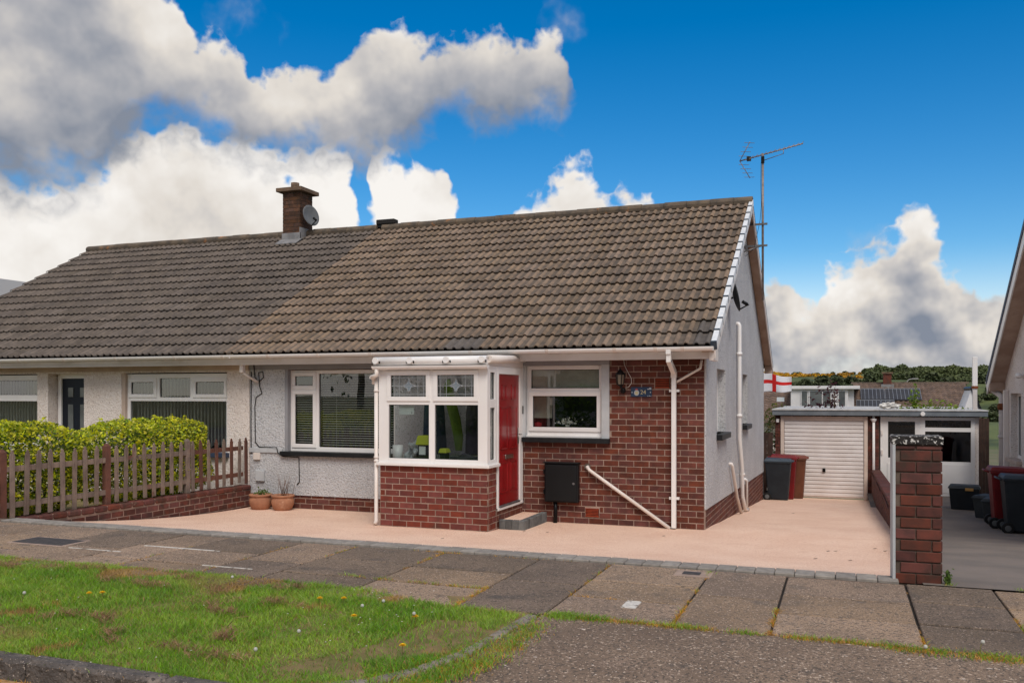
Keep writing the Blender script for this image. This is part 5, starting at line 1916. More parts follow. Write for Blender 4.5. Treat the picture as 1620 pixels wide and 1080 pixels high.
# ------------------------------------------------------------------ pillar and low wall between the two drives
PI_ = empty('brick_pillar', (2.37, -5.03, P), 'old brick gate pillar with peeling black and white cap', 'pillar')
mb = MB().box(2.212, 2.53, -5.19, -4.87, P - .3, 1.55)
pc = mb.build('core', 'mortar_dark', PI_)
PBH = BH
lay(courses(2.208, 2.536, P - .03, 1.53, phase=.105), faceY(-5.172), .06, pc, 'old_brick')
lay(courses(-5.19, -4.868, P - .03, 1.53, phase=.0), faceX(2.512), .06, pc, 'old_brick')
MB().box(2.190, 2.2115, -5.212, -4.85, P - .1, 1.565).build('white_side', 'paint_light_grey', PI_, bevel=.003)
mat('peeling', lin(38, 36, 36), lin(56, 52, 50), 30, .9, bump=(60, .8, .008), stain=[(38, lin(214, 210, 204), .56, .60)])
MB().box(2.185, 2.548, -5.215, -4.85, 1.535, 1.60).build('cap', 'peeling', PI_, bevel=.008)
LW = empty('dividing_wall', (2.62, 3, 0), 'long low brick wall dividing the two drives', 'wall')
wt = lambda y: .43 - (y + 4.86) * .026 if y > -2 else .43 + .07 - (y + 4.86) * .0505
q = MB()
N = 18
for i in range(N):
    ya, yb = -1.9 + 13.44 * i / N, -1.9 + 13.44 * (i + 1) / N
    za, zb = wt(ya), wt(yb)
    q.hexa([(2.53, ya, -1.2), (2.70, ya, -1.2), (2.70, yb, -1.2), (2.53, yb, -1.2), (2.53, ya, za - .07), (2.70, ya, za - .07), (2.70, yb, zb - .07), (2.53, yb, zb - .07)])
lwc = q.build('core', 'mortar_dark', LW)
bl_ = [(u, z, l, h) for (u, z, l, h) in courses(-1.9, 11.5, -1.2, .5) if gd(u) - .05 < z < wt(u) - .10]
f_ = lambda u, z: Matrix.Translation((2.535, u, z)) @ Matrix.Rotation(R(-90), 4, 'Z')
lay([b for b in bl_ if b[0] < 5.0], f_, .05, lwc, 'old_brick')
lay_mass([b for b in bl_ if b[0] >= 5.0], f_, .05, lwc, 'old_brick_mass')
y = -1.9
while y < 11.3:
    sl = (wt(y + .2) - wt(y)) / .2
    link('coping_brick', block_mesh('coping_brick', .215, .215, .07, .014, 'old_brick'), LW, Matrix.Translation((2.615, y + .11, wt(y + .11) - .033)) @ Matrix.Rotation(sl, 4, 'X'))
    y += .225

# ------------------------------------------------------------------ wheeled bins and boxes
def bin_thing(x, y, z, rot, body_m, lid_m, label, name='wheelie_bin', h=1.0, group='wheeled bins'):
    """front faces local +x; base centre at (x, y)"""
    o = empty(name, (x, y, z), label, 'bin', group)
    M = Matrix.Translation((x, y, z)) @ Matrix.Rotation(R(rot), 4, 'Z')
    T = lambda pts: [tuple(M @ Vector(p)) for p in pts]
    q = MB()
    b = [(-.20, -.22, .05), (.26, -.22, .0), (.26, .22, .0), (-.20, .22, .05)]
    t = [(-.27, -.275, .93 * h), (.33, -.275, .93 * h), (.33, .275, .93 * h), (-.27, .275, .93 * h)]
    q.hexa(T(b + t))
    q.build('body', body_m, o, bevel=.025)
    q = MB()
    q.hexa(T([(-.285, -.288, .905 * h), (.345, -.288, .905 * h), (.345, .288, .905 * h), (-.285, .288, .905 * h),
              (-.285, -.288, .945 * h), (.345, -.288, .945 * h), (.345, .288, .945 * h), (-.285, .288, .945 * h)]))
    q.build('rim', body_m, o, bevel=.01)
    q = MB()
    q.hexa(T([(-.30, -.295, .947 * h), (.38, -.295, .947 * h), (.38, .295, .947 * h), (-.30, .295, .947 * h),
              (-.26, -.25, 1.02 * h), (.30, -.25, 1.0 * h), (.30, .25, 1.0 * h), (-.26, .25, 1.02 * h)]))
    q.box(.30, .40, -.13, .13, .93 * h, .975 * h, M)
    q.build('lid', lid_m, o, bevel=.018)
    q = MB()
    q.tube(T([(-.30, -.2, .93 * h), (-.355, -.19, .95 * h), (-.355, .19, .95 * h), (-.30, .2, .93 * h)]), .016, 8)
    q.build('handle', lid_m, o)
    for s in (-1, 1):
        yo = s * .262
        w = MB()
        w.tube(T([(-.215, yo - .03, .10), (-.215, yo + .03, .10)]), .10, 20)
        wh = w.build('wheel', 'rubber', o, bevel=.008)
        MB().tube(T([(-.215, yo - .034, .10), (-.215, yo + .034, .10)]), .052, 14).build('hub', 'dish_grey', wh, bevel=.004)
    MB().tube(T([(-.215, -.24, .10), (-.215, .24, .10)]), .012, 8).build('axle', 'steel_dull', o)
    return o


bin_thing(.32, 9.92, gd(9.92), 0, 'bin_black', 'bin_lid', 'black wheelie bin in front of the maroon and brown ones by the garage')
bin_thing(.42, 10.5, gd(10.5), 0, 'bin_maroon', 'bin_maroon', 'maroon wheelie bin between the black and brown bins by the garage', h=1.09)
bin_thing(.62, 11.1, gd(11.1), 0, 'bin_brown', 'bin_brown_lid', 'brown wheelie bin nearest to the garage door', h=1.09)
bin_thing(4.72, 4.95, g2(4.95), 0, 'bin_black', 'bin_lid', 'black wheelie bin in front of the maroon one by the right house')
bin_thing(4.62, 5.65, g2(5.65), 0, 'bin_maroon', 'bin_maroon', 'maroon wheelie bin against the right house behind a black one', h=1.09)


def recycling_box(x, y, z, rot, m, label, lab=False, s=1.0):
    o = empty('recycling_box', (x, y, z), label, 'box', 'recycling boxes by the right house')
    M = Matrix.Translation((x, y, z)) @ Matrix.Rotation(R(rot), 4, 'Z')
    T = lambda pts: [tuple(M @ (Vector(p) * s)) for p in pts]
    MB().hexa(T([(-.24, -.16, 0), (.24, -.16, 0), (.24, .16, 0), (-.24, .16, 0), (-.28, -.20, .44), (.28, -.20, .44), (.28, .20, .44), (-.28, .20, .44)])).build('tub', m, o, bevel=.02)
    MB().hexa(T([(-.305, -.225, .435), (.305, -.225, .435), (.305, .225, .435), (-.305, .225, .435), (-.26, -.18, .50), (.26, -.18, .50), (.26, .18, .50), (-.26, .18, .50)])).build('lid', 'box_grey', o, bevel=.012)
    if lab:
        MB().hexa(T([(.02, -.232, .40), (.17, -.232, .40), (.17, -.20, .40), (.02, -.20, .40), (.02, -.236, .455), (.17, -.236, .455), (.17, -.2, .455), (.02, -.2, .455)])).build('sticker', 'box_label', o)
    return o


recycling_box(4.28, 8.6, g2(8.6), -8, 'box_black', 'black recycling box with an orange sticker near the white door', True, 1.05)
recycling_box(4.52, 7.15, g2(7.15), 60, 'box_grey', 'grey recycling box beside the black one by the right house', False, .9)
recycling_box(4.55, 6.5, g2(6.5), 75, 'box_grey', 'grey recycling box tucked behind the maroon bin', False, .9)

# ------------------------------------------------------------------ the house on the right
RH = empty('right_house', (8.5, 4.8, 0), 'cream roughcast gable end of the house at the right edge', 'house')
RX = 5.2
hR = [(7.65, 8.85, .56, 1.93)]
mb = MB()
holed_wall(mb, -.2, 9.7, -1, 2.2, hR, lambda a, b, c, d: mb.box(RX, RX + .25, a, b, c, d))
mb.prism([(RX, -.2, 2.2), (RX, 9.7, 2.2), (RX, 4.85, 5.15), (RX, 4.65, 5.15)], (.25, 0, 0))
mb.box(RX, 13, 9.7, 9.9, -1, 2.2)
mb.build('wall', 'render_white', RH)
rw = window(RH, Matrix.Translation((RX + .13, 8.85, .56)) @ Matrix.Rotation(R(-90), 4, 'Z'), 1.2, 1.37, [(.06, .55, .06, 1.31, False), (.62, 1.14, .06, .95, False), (.62, 1.14, 1.02, 1.31, True)])
MB().box(RX - .10, RX + .1, 7.58, 8.92, .48, .56).build('sill', 'paint_beige', RH, bevel=.008)
for s in (1, -1):
    e = Vector((0, 9.95, 2.15)) if s == 1 else Vector((0, -.45, 2.15))
    r = Vector((0, 4.75, 5.36))
    for (nm, xa, xb, za, zb, m) in [('roof_slope', RX - .30, 13, -.02, .09, 'far_tile'), ('bargeboard', RX - .31, RX - .285, -.24, .0, 'upvc'), ('verge_soffit', RX - .285, RX, -.22, -.20, 'timber_board'),
                                    ('verge_strip', RX - .325, RX - .285, .0, .13, 'navy_paint')]:
        pts = []
        for z in (za, zb):
            for (x, pnt) in ((xa, e), (xb, e), (xb, r), (xa, r)):
                pts.append(Vector((x, pnt.y, pnt.z + z)))
        MB().hexa(pts).build(nm, m, RH)
MB().box(RX - .30, RX + .0, 9.55, 9.98, 1.98, 2.2).build('verge_foot', 'timber_board', RH, bevel=.006)
pr = [(RX - .32, 10.02 + math.cos(math.pi + math.pi * k / 8) * .06, 2.2 + math.sin(math.pi + math.pi * k / 8) * .06) for k in range(9)]
MB().prism(pr, (3, 0, 0)).build('gutter', 'rust_white', RH)
q = MB().tube([(RX - .26, 10.02, 2.13), (RX - .25, 10.0, 2.05), (RX - .08, 9.45, 1.86), (RX - .08, 9.45, -.5)], .062, 12)
o = tag(q.build('rain_pipe', 'rust_white'), 'old white rainwater pipe with a rusted joint on the right house', 'pipe')
MB().lathe([(.06, -.02), (.085, 0), (.09, .08), (.075, .12), (.06, .13)], (RX - .08, 9.45, 1.58), 12).build('rusted_joint', 'rust', o)
MB().lathe([(.06, -.02), (.08, 0), (.08, .05), (.06, .06)], (RX - .08, 9.45, .95), 12).build('collar', 'rust_white', o)
q = MB().box(RX - .10, RX - .002, 9.05, 9.17, -.5, 2.0)
tag(q.build('boxed_pipe', 'upvc_aged', bevel=.01), 'square white boxed pipe beside the rusted rain pipe', 'pipe')
q = MB().tube([(RX - .001, 7.45, 2.28), (RX - .05, 7.45, 2.28)], .03, 10)
q.lathe([(.0, -.06), (.05, -.045), (.065, 0), (.05, .045), (.0, .06)], (RX - .08, 7.45, 2.28), 12)
tag(q.build('globe_sensor', 'upvc'), 'round white sensor light high on the right house', 'light')
fp = empty('flue_post', (4.91, 12, 1.5), 'tall square white flue standing above the utility room roof', 'flue')
MB().box(4.86, 4.96, 11.98, 12.08, 1.5, 2.05).build('lower_post', 'rust_white', fp, bevel=.006)
MB().box(4.855, 4.965, 11.975, 12.085, 2.11, 2.84).build('upper_post', 'upvc', fp, bevel=.006)
MB().box(4.84, 4.98, 11.96, 12.1, 2.05, 2.11).build('joint', 'rust', fp, bevel=.006)

# ------------------------------------------------------------------ beyond the garages
def far_roof(x0, x1, y0, z0, y1, z1, rows, tw, name, parent):
    """rows of small pantiles as one joined field"""
    q = MB()
    n = int((x1 - x0) / tw)
    for r_ in range(rows):
        for k in range(n):
            a, b = r_ / rows, (r_ + 1) / rows
            xa = x0 + k * tw
            ya, za = y0 + (y1 - y0) * a, z0 + (z1 - z0) * a
            yb, zb = y0 + (y1 - y0) * b, z0 + (z1 - z0) * b
            q.add([(xa, ya, za + .03), (xa + tw * .5, ya, za + .09), (xa + tw, ya, za + .03), (xa + tw, yb, zb), (xa + tw * .5, yb, zb + .05), (xa, yb, zb),
                   (xa, ya, za - .03), (xa + tw, ya, za - .03)], [(0, 1, 4, 5), (1, 2, 3, 4), (6, 7, 2, 1, 0)])
    return kind(q.build(name, 'far_tile', parent), 'stuff')


DH = empty('dormer_house', (0, 33, -2.6), 'house behind the garage with a wide white dormer', 'house')
far_roof(-4.2, 2.9, 29.2, .6, 33.2, 2.2, 14, .30, 'roof_tiles', DH)
MB().box(-4.2, 7.2, 29.8, 37, -3.5, .6).build('wall', 'render_cream', DH)
MB().box(-.42, 2.05, 30.0, 33.5, 1.0, 2.12).build('dormer', 'far_white', DH, bevel=.02)
MB().box(-.55, 2.55, 29.85, 33.6, 2.12, 2.27).build('dormer_roof', 'far_white', DH, bevel=.02)
MB().prism([(2.05, 30.2, 1.1), (2.05, 33.4, 2.1), (2.05, 30.2, 2.12)], (.25, 0, 0)).build('cheek', 'far_white', DH)
for (a, b) in ((.06, .30), (.42, .92), (.98, 1.30), (1.66, 1.92)):
    w_ = MB().box(a, b, 29.96, 30.0, 1.25, 2.02).build('window', 'far_glass', DH)
    MB().box(a - .03, b + .03, 29.955, 30.001, 1.2, 1.25).box(a - .03, a, 29.955, 30.001, 1.25, 2.02).build('frame', 'far_white', w_)
MB().box(-1.05, -.72, 30.2, 30.5, 1.55, 1.75).build('roof_window', 'roof_window', DH)
SH = empty('solar_house', (5, 33, -2.6), 'house behind the utility room with solar panels on its tiled roof', 'house')
far_roof(2.3, 7.3, 29.5, .92, 33.2, 2.42, 16, .22, 'roof_tiles', SH)
MB().box(2.2, 7.3, 33.1, 33.35, 2.36, 2.47).build('ridge', 'ridge_tile', SH)
rr_ = lambda y: .92 + (2.42 - .92) * (y - 29.5) / 3.7
for (xa, xb, yb0, yb1) in [(2.42, 3.42, 29.6, 30.9), (2.62, 3.62, 31.0, 32.2), (3.66, 5.15, 31.0, 32.2), (3.46, 4.0, 29.6, 30.9)]:
    q = MB().hexa([(xa, yb0, rr_(yb0) + .09), (xb, yb0, rr_(yb0) + .09), (xb, yb1, rr_(yb1) + .09), (xa, yb1, rr_(yb1) + .09),
                   (xa, yb0, rr_(yb0) + .14), (xb, yb0, rr_(yb0) + .14), (xb, yb1, rr_(yb1) + .14), (xa, yb1, rr_(yb1) + .14)])
    pn = q.build('solar_panel', 'solar', SH)
    n = int((xb - xa) / .16)
    g_ = MB()
    for k in range(n + 1):
        x = xa + (xb - xa) * k / n
        g_.hexa([(x - .006, yb0, rr_(yb0) + .141), (x + .006, yb0, rr_(yb0) + .141), (x + .006, yb1, rr_(yb1) + .141), (x - .006, yb1, rr_(yb1) + .141),
                 (x - .006, yb0, rr_(yb0) + .145), (x + .006, yb0, rr_(yb0) + .145), (x + .006, yb1, rr_(yb1) + .145), (x - .006, yb1, rr_(yb1) + .145)])
    g_.box(xa, xb, yb1 - .03, yb1, rr_(yb1) + .12, rr_(yb1) + .15)
    g_.build('rail', 'solar_line', pn)
cq = MB().box(3.62, 3.98, 32.7, 33.1, 1.9, 2.86).build('chimney', 'old_brick_mass', SH)
MB().box(3.56, 4.04, 32.64, 33.16, 2.86, 2.93).build('cap', 'chimney_cap', cq)
MB().box(3.52, 4.08, 32.55, 33.1, 2.15, 2.36).build('flashing', 'lead', cq)
MB().box(2.2, 7.3, 29.9, 37, -3.5, .95).build('wall', 'render_cream', SH)
wc = empty('white_gable', (5.33, 16, 1), 'small white pointed gable beyond the utility room roof', 'conservatory')
MB().prism([(5.07, 16, 1.3), (5.59, 16, 1.3), (5.33, 16, 2.08)], (0, 1.5, 0)).build('panel', 'far_white', wc)
MB().prism([(5.33, 15.97, 2.13), (5.28, 15.97, 2.08), (5.58, 15.97, 1.3), (5.65, 15.97, 1.3)], (0, 1.6, 0)).build('edge', 'black_paint', wc)
lp = empty('street_lamp', (6.9, 70, -4.5), 'pale curved street lamp far behind the chimney', 'street lamp')
MB().tube([(6.9, 70, -4.5), (6.9, 70, 2.6), (6.97, 70, 2.95), (7.15, 70, 3.12), (7.45, 70, 3.17)], .045, 8).build('column', 'far_grey', lp)
MB().box(7.35, 7.85, 69.9, 70.1, 3.12, 3.22).build('head', 'far_grey', lp, bevel=.02)

# flag of a red cross on white
FL = empty('flag', (-.32, 13.5, -.7), 'white flag with a red cross flying behind the house corner', 'flag')
MB().tube([(-.33, 13.5, -.9), (-.33, 13.5, 2.75)], .022, 8).build('pole', 'upvc_aged', FL)
nx, nz_ = 36, 20
vs, fs, mi = [], [], []
for j in range(nz_ + 1):
    for i in range(nx + 1):
        u, v = i / nx, j / nz_
        vs.append((-.31 + .78 * u, 13.5 + .07 * math.sin(u * 8 + v) * u, 1.96 + .55 * v - .14 * u * v + .02 * math.sin(u * 7) + .015 * u))
for j in range(nz_):
    for i in range(nx):
        a = j * (nx + 1) + i
        fs.append((a, a + 1, a + nx + 2, a + nx + 1))
        u, v = (i + .5) / nx, (j + .5) / nz_
        mi.append(1 if abs(v - .54) < .10 or abs(u - .41) < .065 else 0)
q = MB().add(vs, fs, True)
fo = q.build('cloth', 'flag_white', FL)
fo.data.materials.append(MATS['flag_red'])
fo.data.polygons.foreach_set('material_index', mi)
md = fo.modifiers.new('thick', 'SOLIDIFY')
md.thickness = .002

# shrubs over the garage roofs
bush('plum_shrub', (1.32, 13.4, -.7), (.72, .5, 1.36), 900, 'purple leaved shrub rising behind the garage roof', [('leaf_plum', 1.0, .2)], 31, .11, 7, 2.0, cat='shrub')
bush('plum_shrub', (1.55, 13.2, .9), (.20, .2, .70), 160, 'upright purple shoot standing above the garage roof', [('leaf_plum', 1.0, .1)], 32, .10, 3, 2.0, cat='shrub')
bush('climber', (3.95, 13.2, .92), (.95, .4, .42), 950, 'yellow green climber sprawling on the utility room roof', [('leaf_bright', .7, .3), ('leaf_autumn', .3, .3)], 33, .10, 4, 2.0, cat='climber')
bush('climber', (3.62, 13.1, 1.0), (.14, .12, .60), 260, 'tall thin climber shoot above the utility room roof', [('leaf_bright', 1, .1)], 34, .09, 2, 2.0, cat='climber')
bush('climber', (4.55, 13.1, .9), (.3, .2, .38), 200, 'small climber shoots at the right end of the utility room roof', [('leaf_bright', 1, .1)], 35, .09, 2, 2.0, cat='climber')
bush('garden_tree', (.02, 14.6, -.9), (.55, .5, 1.25), 1500, 'small green and rust coloured tree behind the house corner', [('leaf_autumn', .6, .5), ('leaf_green', .4, .4)], 36, .10, 4, 2.0, cat='tree')
crumple('white_rocks', (2.95, 12.4, 1.52), (.2, .12, .08), 'stone_white', 'pale heap of stones lying on the flat roof edge', 'stones', .5, 9)

# far woods on the hill
def woods(name, spots, material, label):
    V, F = [], []
    o = 0
    for (x, y, r) in spots:
        z = lerp_profile(y, GP) + hash2(x, y) * min(1, max(0, (y - 150) / 250))
        n = 130
        d = rng.normal(size=(n, 3))
        d /= np.linalg.norm(d, axis=1)[:, None]
        cc = np.array([x, y, z + r * .7]) + d * r * rng.uniform(.7, 1.05, n)[:, None] * np.array([1.15, 1.15, .8])
        v, f = leaves(n, lambda m: cc, r * .75, .9, up=.5)
        V.append(v)
        F.append(f + o)
        o += len(v)
    ob = np_obj(name, np.concatenate(V), np.concatenate(F), material)
    ob['label'] = label
    ob['category'] = 'woodland'
    return kind(ob, 'stuff')


sp1 = [(rng.uniform(14, 120), rng.uniform(440, 640), rng.uniform(1.2, 2.4)) for _ in range(420)] + [(x + rng.normal(0, 1.5), 612 + rng.uniform(-18, 18), rng.choice([.8, 1.2, 1.8, 2.6, 3.4])) for x in np.linspace(16, 120, 46)]
woods('hill_woodland', sp1, 'wood_far', 'green woodland along the hill on the horizon')
sp2 = [(rng.uniform(-60, 90), rng.uniform(250, 400), rng.uniform(1.4, 2.6)) for _ in range(220)] + [(rng.uniform(-70, 80), 600 + rng.uniform(-12, 12), rng.uniform(.8, 1.5)) for _ in range(40)]
woods('hedgerow_trees', sp2, 'scrub_far', 'dark scrub and hedgerows below the gorse on the hill')
sp3 = []
for _ in range(26):
    gx_, gy_ = rng.uniform(-55, 24), rng.uniform(470, 600)
    sp3 += [(gx_ + rng.normal(0, 7), gy_ + rng.normal(0, 4), rng.uniform(.5, 1.1)) for _k in range(9)]
woods('gorse_scrub', sp3, 'gorse', 'yellow and rust gorse scrub on the far hillside')

# glimpse of a roof past the left end of the terrace
LH = empty('left_far_house', (-40, 20, 0), 'pale gable of a distant house at the left edge', 'house')
MB().prism([(-44, 20, 5.4), (-37.0, 20, 5.4), (-37.0, 20, 6.1), (-39.6, 20, 7.6), (-44, 20, 5.6)], (0, 5, 0)).build('gable', 'far_white', LH)
MB().box(-44, -37, 20.1, 25, -1, 5.4).build('wall', 'render_cream', LH)
MB().prism([(-36.7, 19.8, 6.0), (-36.7, 19.8, 6.25), (-39.6, 19.8, 7.95), (-39.6, 19.8, 7.7)], (0, 5.4, 0)).build('roof_slope', 'far_grey', LH)

# ------------------------------------------------------------------ grass
def blades(C, h, w, lean, rs):
    """tapered bent blades, three triangles each"""
    n = len(C)
    a = rs.uniform(0, 2 * math.pi, n)
    side = np.stack([np.cos(a), np.sin(a), np.zeros(n)], 1)
    la = rs.uniform(0, 2 * math.pi, n)
    ln = np.stack([np.cos(la), np.sin(la), np.zeros(n)], 1) * (lean * rs.uniform(.2, 1.4, n))[:, None]
    up = np.array([0, 0, 1.0])
    h = h[:, None]
    w = w[:, None] * .5
    b0 = C - side * w
    b1 = C + side * w
    m0 = C + up * h * .55 + ln * h * .35 - side * w * .75
    m1 = C + up * h * .55 + ln * h * .35 + side * w * .75
    t = C + up * h * .92 + ln * h
    V = np.stack([b0, b1, m0, m1, t], 1).reshape(-1, 3)
    i = np.arange(n)[:, None] * 5
    F = np.concatenate([i + np.array([[0, 1, 3]]), i + np.array([[0, 3, 2]]), i + np.array([[2, 3, 4]])], 0)
    return V, F


def vnoise(x, y, f, seed):
    rs = np.random.default_rng(seed)
    k = rs.normal(size=(10, 2)) * f
    p = rs.uniform(0, 6.28, 10)
    return sum(np.sin(x * a + y * b + q) for (a, b), q in zip(k, p)) / 10


def lawn_points(n, rs, m=0.0):
    y = rs.uniform(-9.03, -6.80, n)
    x = rs.uniform(-7.2, .05, n)
    xkv = np.interp(-y, [-b for a, b in KERB], [a for a, b in KERB])
    ed = np.where(y > -7.2, np.interp(x, [-7, -5, -3.6, -2.4, -1.6, -1.1, -.72, -.3, .05], [-6.95, -6.93, -6.85, -6.86, -6.93, -7.02, -7.18, -7.2, -7.3]), 0)
    ok = (x < xkv - .06 - m) & (y < np.interp(x, [-7.2, -5, -3.6, -2.4, -1.6, -1.1, -.72, -.3, .05], [-6.98, -6.95, -6.88, -6.88, -6.95, -7.05, -7.2, -7.22, -7.3]) + .035 * vnoise(x, y, 14, 3) - m) & (y > -9.035 + m)
    return x[ok], y[ok]


rs = np.random.default_rng(5)
x, y = lawn_points(300000, rs)
den = vnoise(x, y, 2.6, 1)
# bare trodden strip beside the curved kerb
dk = np.interp(-y, [-b for a, b in KERB], [a for a, b in KERB]) - x
bare = (dk < .55) & (y < -7.5) & (y > -8.75) & (vnoise(x, y, 5, 9) > -.05)
keep = rs.uniform(0, 1, len(x)) < np.where(bare, .12, .66 + .3 * den)
x, y = x[keep], y[keep]
hh = (.036 + .026 * vnoise(x, y, 3.2, 2) + .022 * vnoise(x, y, 9, 4)) * rs.uniform(.6, 1.5, len(x))
hh = np.clip(hh, .012, .1)
C = np.stack([x, y, np.full(len(x), P - .012)], 1)
dry = ((vnoise(x, y, 3.0, 12) + .45 * vnoise(x, y, 8, 13)) > .33) | (rs.uniform(0, 1, len(x)) < .13)
V, F = blades(C[~dry], hh[~dry], np.full((~dry).sum(), .0046), .9, rs)
o = np_obj('grass', V, F, 'grass_blade')
kind(tag(o, 'rough green grass covering the roadside verge', 'grass'), 'stuff')
V1, F1 = blades(C[dry], hh[dry] * .85, np.full(dry.sum(), .0042), .8, rs)
half = rs.uniform(0, 1, dry.sum()) < .5
o = np_obj('yellowed_grass', V1, F1, 'grass_dry')
kind(tag(o, 'patches of yellowed grass in the roadside verge', 'grass'), 'stuff')
# clumps of dead cuttings lying on the lawn
clumps_ = [(-4.55, -7.28, .16), (-4.2, -7.25, .14), (-3.6, -7.35, .22), (-3.35, -7.5, .2), (-3.0, -7.45, .12), (-2.62, -7.42, .2), (-2.35, -7.5, .18), (-3.9, -7.1, .12), (-3.1, -8.15, .13),
          (-2.75, -8.3, .17), (-2.55, -8.38, .14), (-2.3, -8.35, .1), (-2.2, -7.75, .14), (-2.0, -7.95, .12), (-1.9, -8.3, .13), (-1.55, -8.4, .12), (-1.75, -7.6, .12), (-1.4, -7.9, .1),
          (-2.1, -8.62, .13), (-1.65, -8.7, .1), (-1.2, -8.25, .1), (-4.9, -7.55, .14), (-1.3, -8.75, .12), (-.95, -8.45, .09), (-2.9, -7.15, .13), (-1.9, -7.2, .12)]
clumps = [q for i_, q in enumerate(clumps_) if i_ % 3 != 2]
cx_, cy_, cw = [], [], []
for (a, b, r) in clumps:
    for _ in range(4):
        n = int(330 * r * rs.uniform(.5, 1.5)) + 10
        a_, b_ = a + rs.normal(0, r * .6), b + rs.normal(0, r * .35)
        cx_.append(a_ + rs.normal(0, r * rs.uniform(.15, .5), n))
        cy_.append(b_ + rs.normal(0, r * rs.uniform(.08, .25), n))
        cw.append(np.full(n, r))
cx_, cy_, cw = map(np.concatenate, (cx_, cy_, cw))
C = np.stack([cx_, cy_, P + .012 + rs.uniform(0, .035, len(cx_))], 1)
V, F = blades(C, rs.uniform(.015, .035, len(C)), np.full(len(C), .004), 2.2, rs)
o = np_obj('dead_cuttings', V, F, 'thatch')
kind(tag(o, 'brown clumps of dead grass cuttings lying on the verge', 'cuttings'), 'stuff')

# weeds in the joints and along the edge of the crossover
jx, jy, jg = [], [], []


def strip(xa, ya, xb, yb, n, wid, green):
    f = rs.uniform(0, 1, n)
    m = vnoise(f * 10 + xa * 7, f * 3 + ya * 5, 2.0, int(abs(xa * 100 + ya * 10)) + 1) > -.05
    f = f[m]
    jx.append(xa + (xb - xa) * f + rs.normal(0, wid, len(f)))
    jy.append(ya + (yb - ya) * f + rs.normal(0, wid, len(f)))
    jg.append(rs.uniform(0, 1, len(f)) < green)


strip(-7, -9.02, -1.0, -9.025, 9000, .022, .85)
strip(-7, -6.93, -1.2, -6.95, 2600, .03, .6)
strip(0, -7.165, 3.2, -7.165, 6500, .026, .30)
strip(.75, -7.165, 1.6, -7.18, 900, .02, .7)
strip(1.75, -7.19, 2.9, -7.22, 4200, .045, .35)
strip(.06, -7.17, .36, -7.17, 2200, .045, .9)
for (a, b, c, d, n, w, g) in [(.83, -5.4, .83, -7.16, 900, .010, .12), (0, -5.4, 0, -6.6, 350, .009, .15), (-.64, -6.55, -.64, -7.16, 900, .014, .06), (-1.55, -5.4, -1.55, -6.2, 500, .012, .1),
                              (-.64, -6.6, -1.9, -6.55, 900, .012, .35), (1.42, -6.5, 1.42, -7.16, 700, .012, .1), (2.27, -6.9, 2.27, -7.16, 260, .01, .05), (-2.45, -5.4, -2.45, -5.9, 250, .01, .1),
                              (0, -6.6, .45, -6.6, 220, .008, .05), (-1.9, -5.36, -1.4, -5.36, 320, .014, .05), (-1.2, -5.36, .1, -5.36, 140, .008, .1), (.83, -5.5, .83, -5.4, 160, .014, .8),
                              (-.05, -7.25, -.14, -8.1, 1700, .035, .6), (-.13, -8.1, -.45, -8.8, 1800, .04, .6), (-.45, -8.8, -.95, -9.03, 1500, .03, .7), (.04, -7.3, .02, -8.3, 3200, .055, .55), (-3.05, -5.4, -3.05, -6.9, 300, .008, .1), (-3.9, -5.9, -3.9, -6.9, 260, .008, .1),
                              (2.56, -5.28, 3.6, -5.30, 700, .02, .75), (2.86, -6.2, 2.86, -7.0, 260, .01, .2), (-.10, -8.1, -.42, -8.75, 1200, .06, .7), (.02, -8.2, -.2, -8.8, 3200, .06, .6),
                              (-.2, -8.8, -.9, -9.08, 900, .03, .6), (-7, -9.15, -1.2, -9.16, 2600, .05, .1), (-7, -9.3, -1.6, -9.4, 2600, .12, .06)]:
    strip(a, b, c, d, n, w, g)
jx, jy, jg = map(np.concatenate, (jx, jy, jg))
zj = np.where(jy < -9.14, P - .11, P - .012)
C = np.stack([jx, jy, zj], 1)
hj = rs.uniform(.010, .036, len(C))
V, F = blades(C[jg], hj[jg] * 1.25, np.full(jg.sum(), .0045), .9, rs)
kind(tag(np_obj('joint_weeds', V, F, 'grass_blade'), 'green weeds growing in the paving joints', 'weeds'), 'stuff')
V, F = blades(C[~jg], hj[~jg] * .8, np.full((~jg).sum(), .0045), 1.4, rs)
kind(tag(np_obj('dry_moss', V, F, 'grass_orange'), 'dry orange moss and grass in the paving joints', 'moss'), 'stuff')

# dandelions and seed heads, each its own plant
def flower(x, y, h, kind_, label, lean=0.0):
    o = empty('dandelion' if kind_ == 'y' else 'seed_head', (x, y, P), label, 'flower', 'dandelions in the verge' if kind_ == 'y' else 'seed heads in the verge')
    t = (x + lean * h, y, P + h)
    MB().tube([(x, y, P - .01), (x + lean * h * .3, y, P + h * .6), t], [.0022, .002, .002], 5).build('stem', 'stem', o)
    if kind_ == 'y':
        q = MB()
        for ring, (r, z) in enumerate(((.021, .002), (.016, .007), (.010, .010))):
            for k in range(14):
                a = 2 * math.pi * k / 14 + ring * .2
                ca, sa = math.cos(a), math.sin(a)
                q.add([(t[0], t[1], t[2]), (t[0] + ca * r - sa * .004, t[1] + sa * r + ca * .004, t[2] + z), (t[0] + ca * r + sa * .004, t[1] + sa * r - ca * .004, t[2] + z)], [(0, 1, 2)])
        q.build('bloom', 'petal_yellow', o)
    else:
        q = MB()
        prof = [(.001, -.012), (.008, -.009), (.012, 0), (.008, .009), (.001, .012)]
        q.lathe(prof, t, 10)
        q.build('clock', 'seed_white', o)
    return o


ZP = P + .04


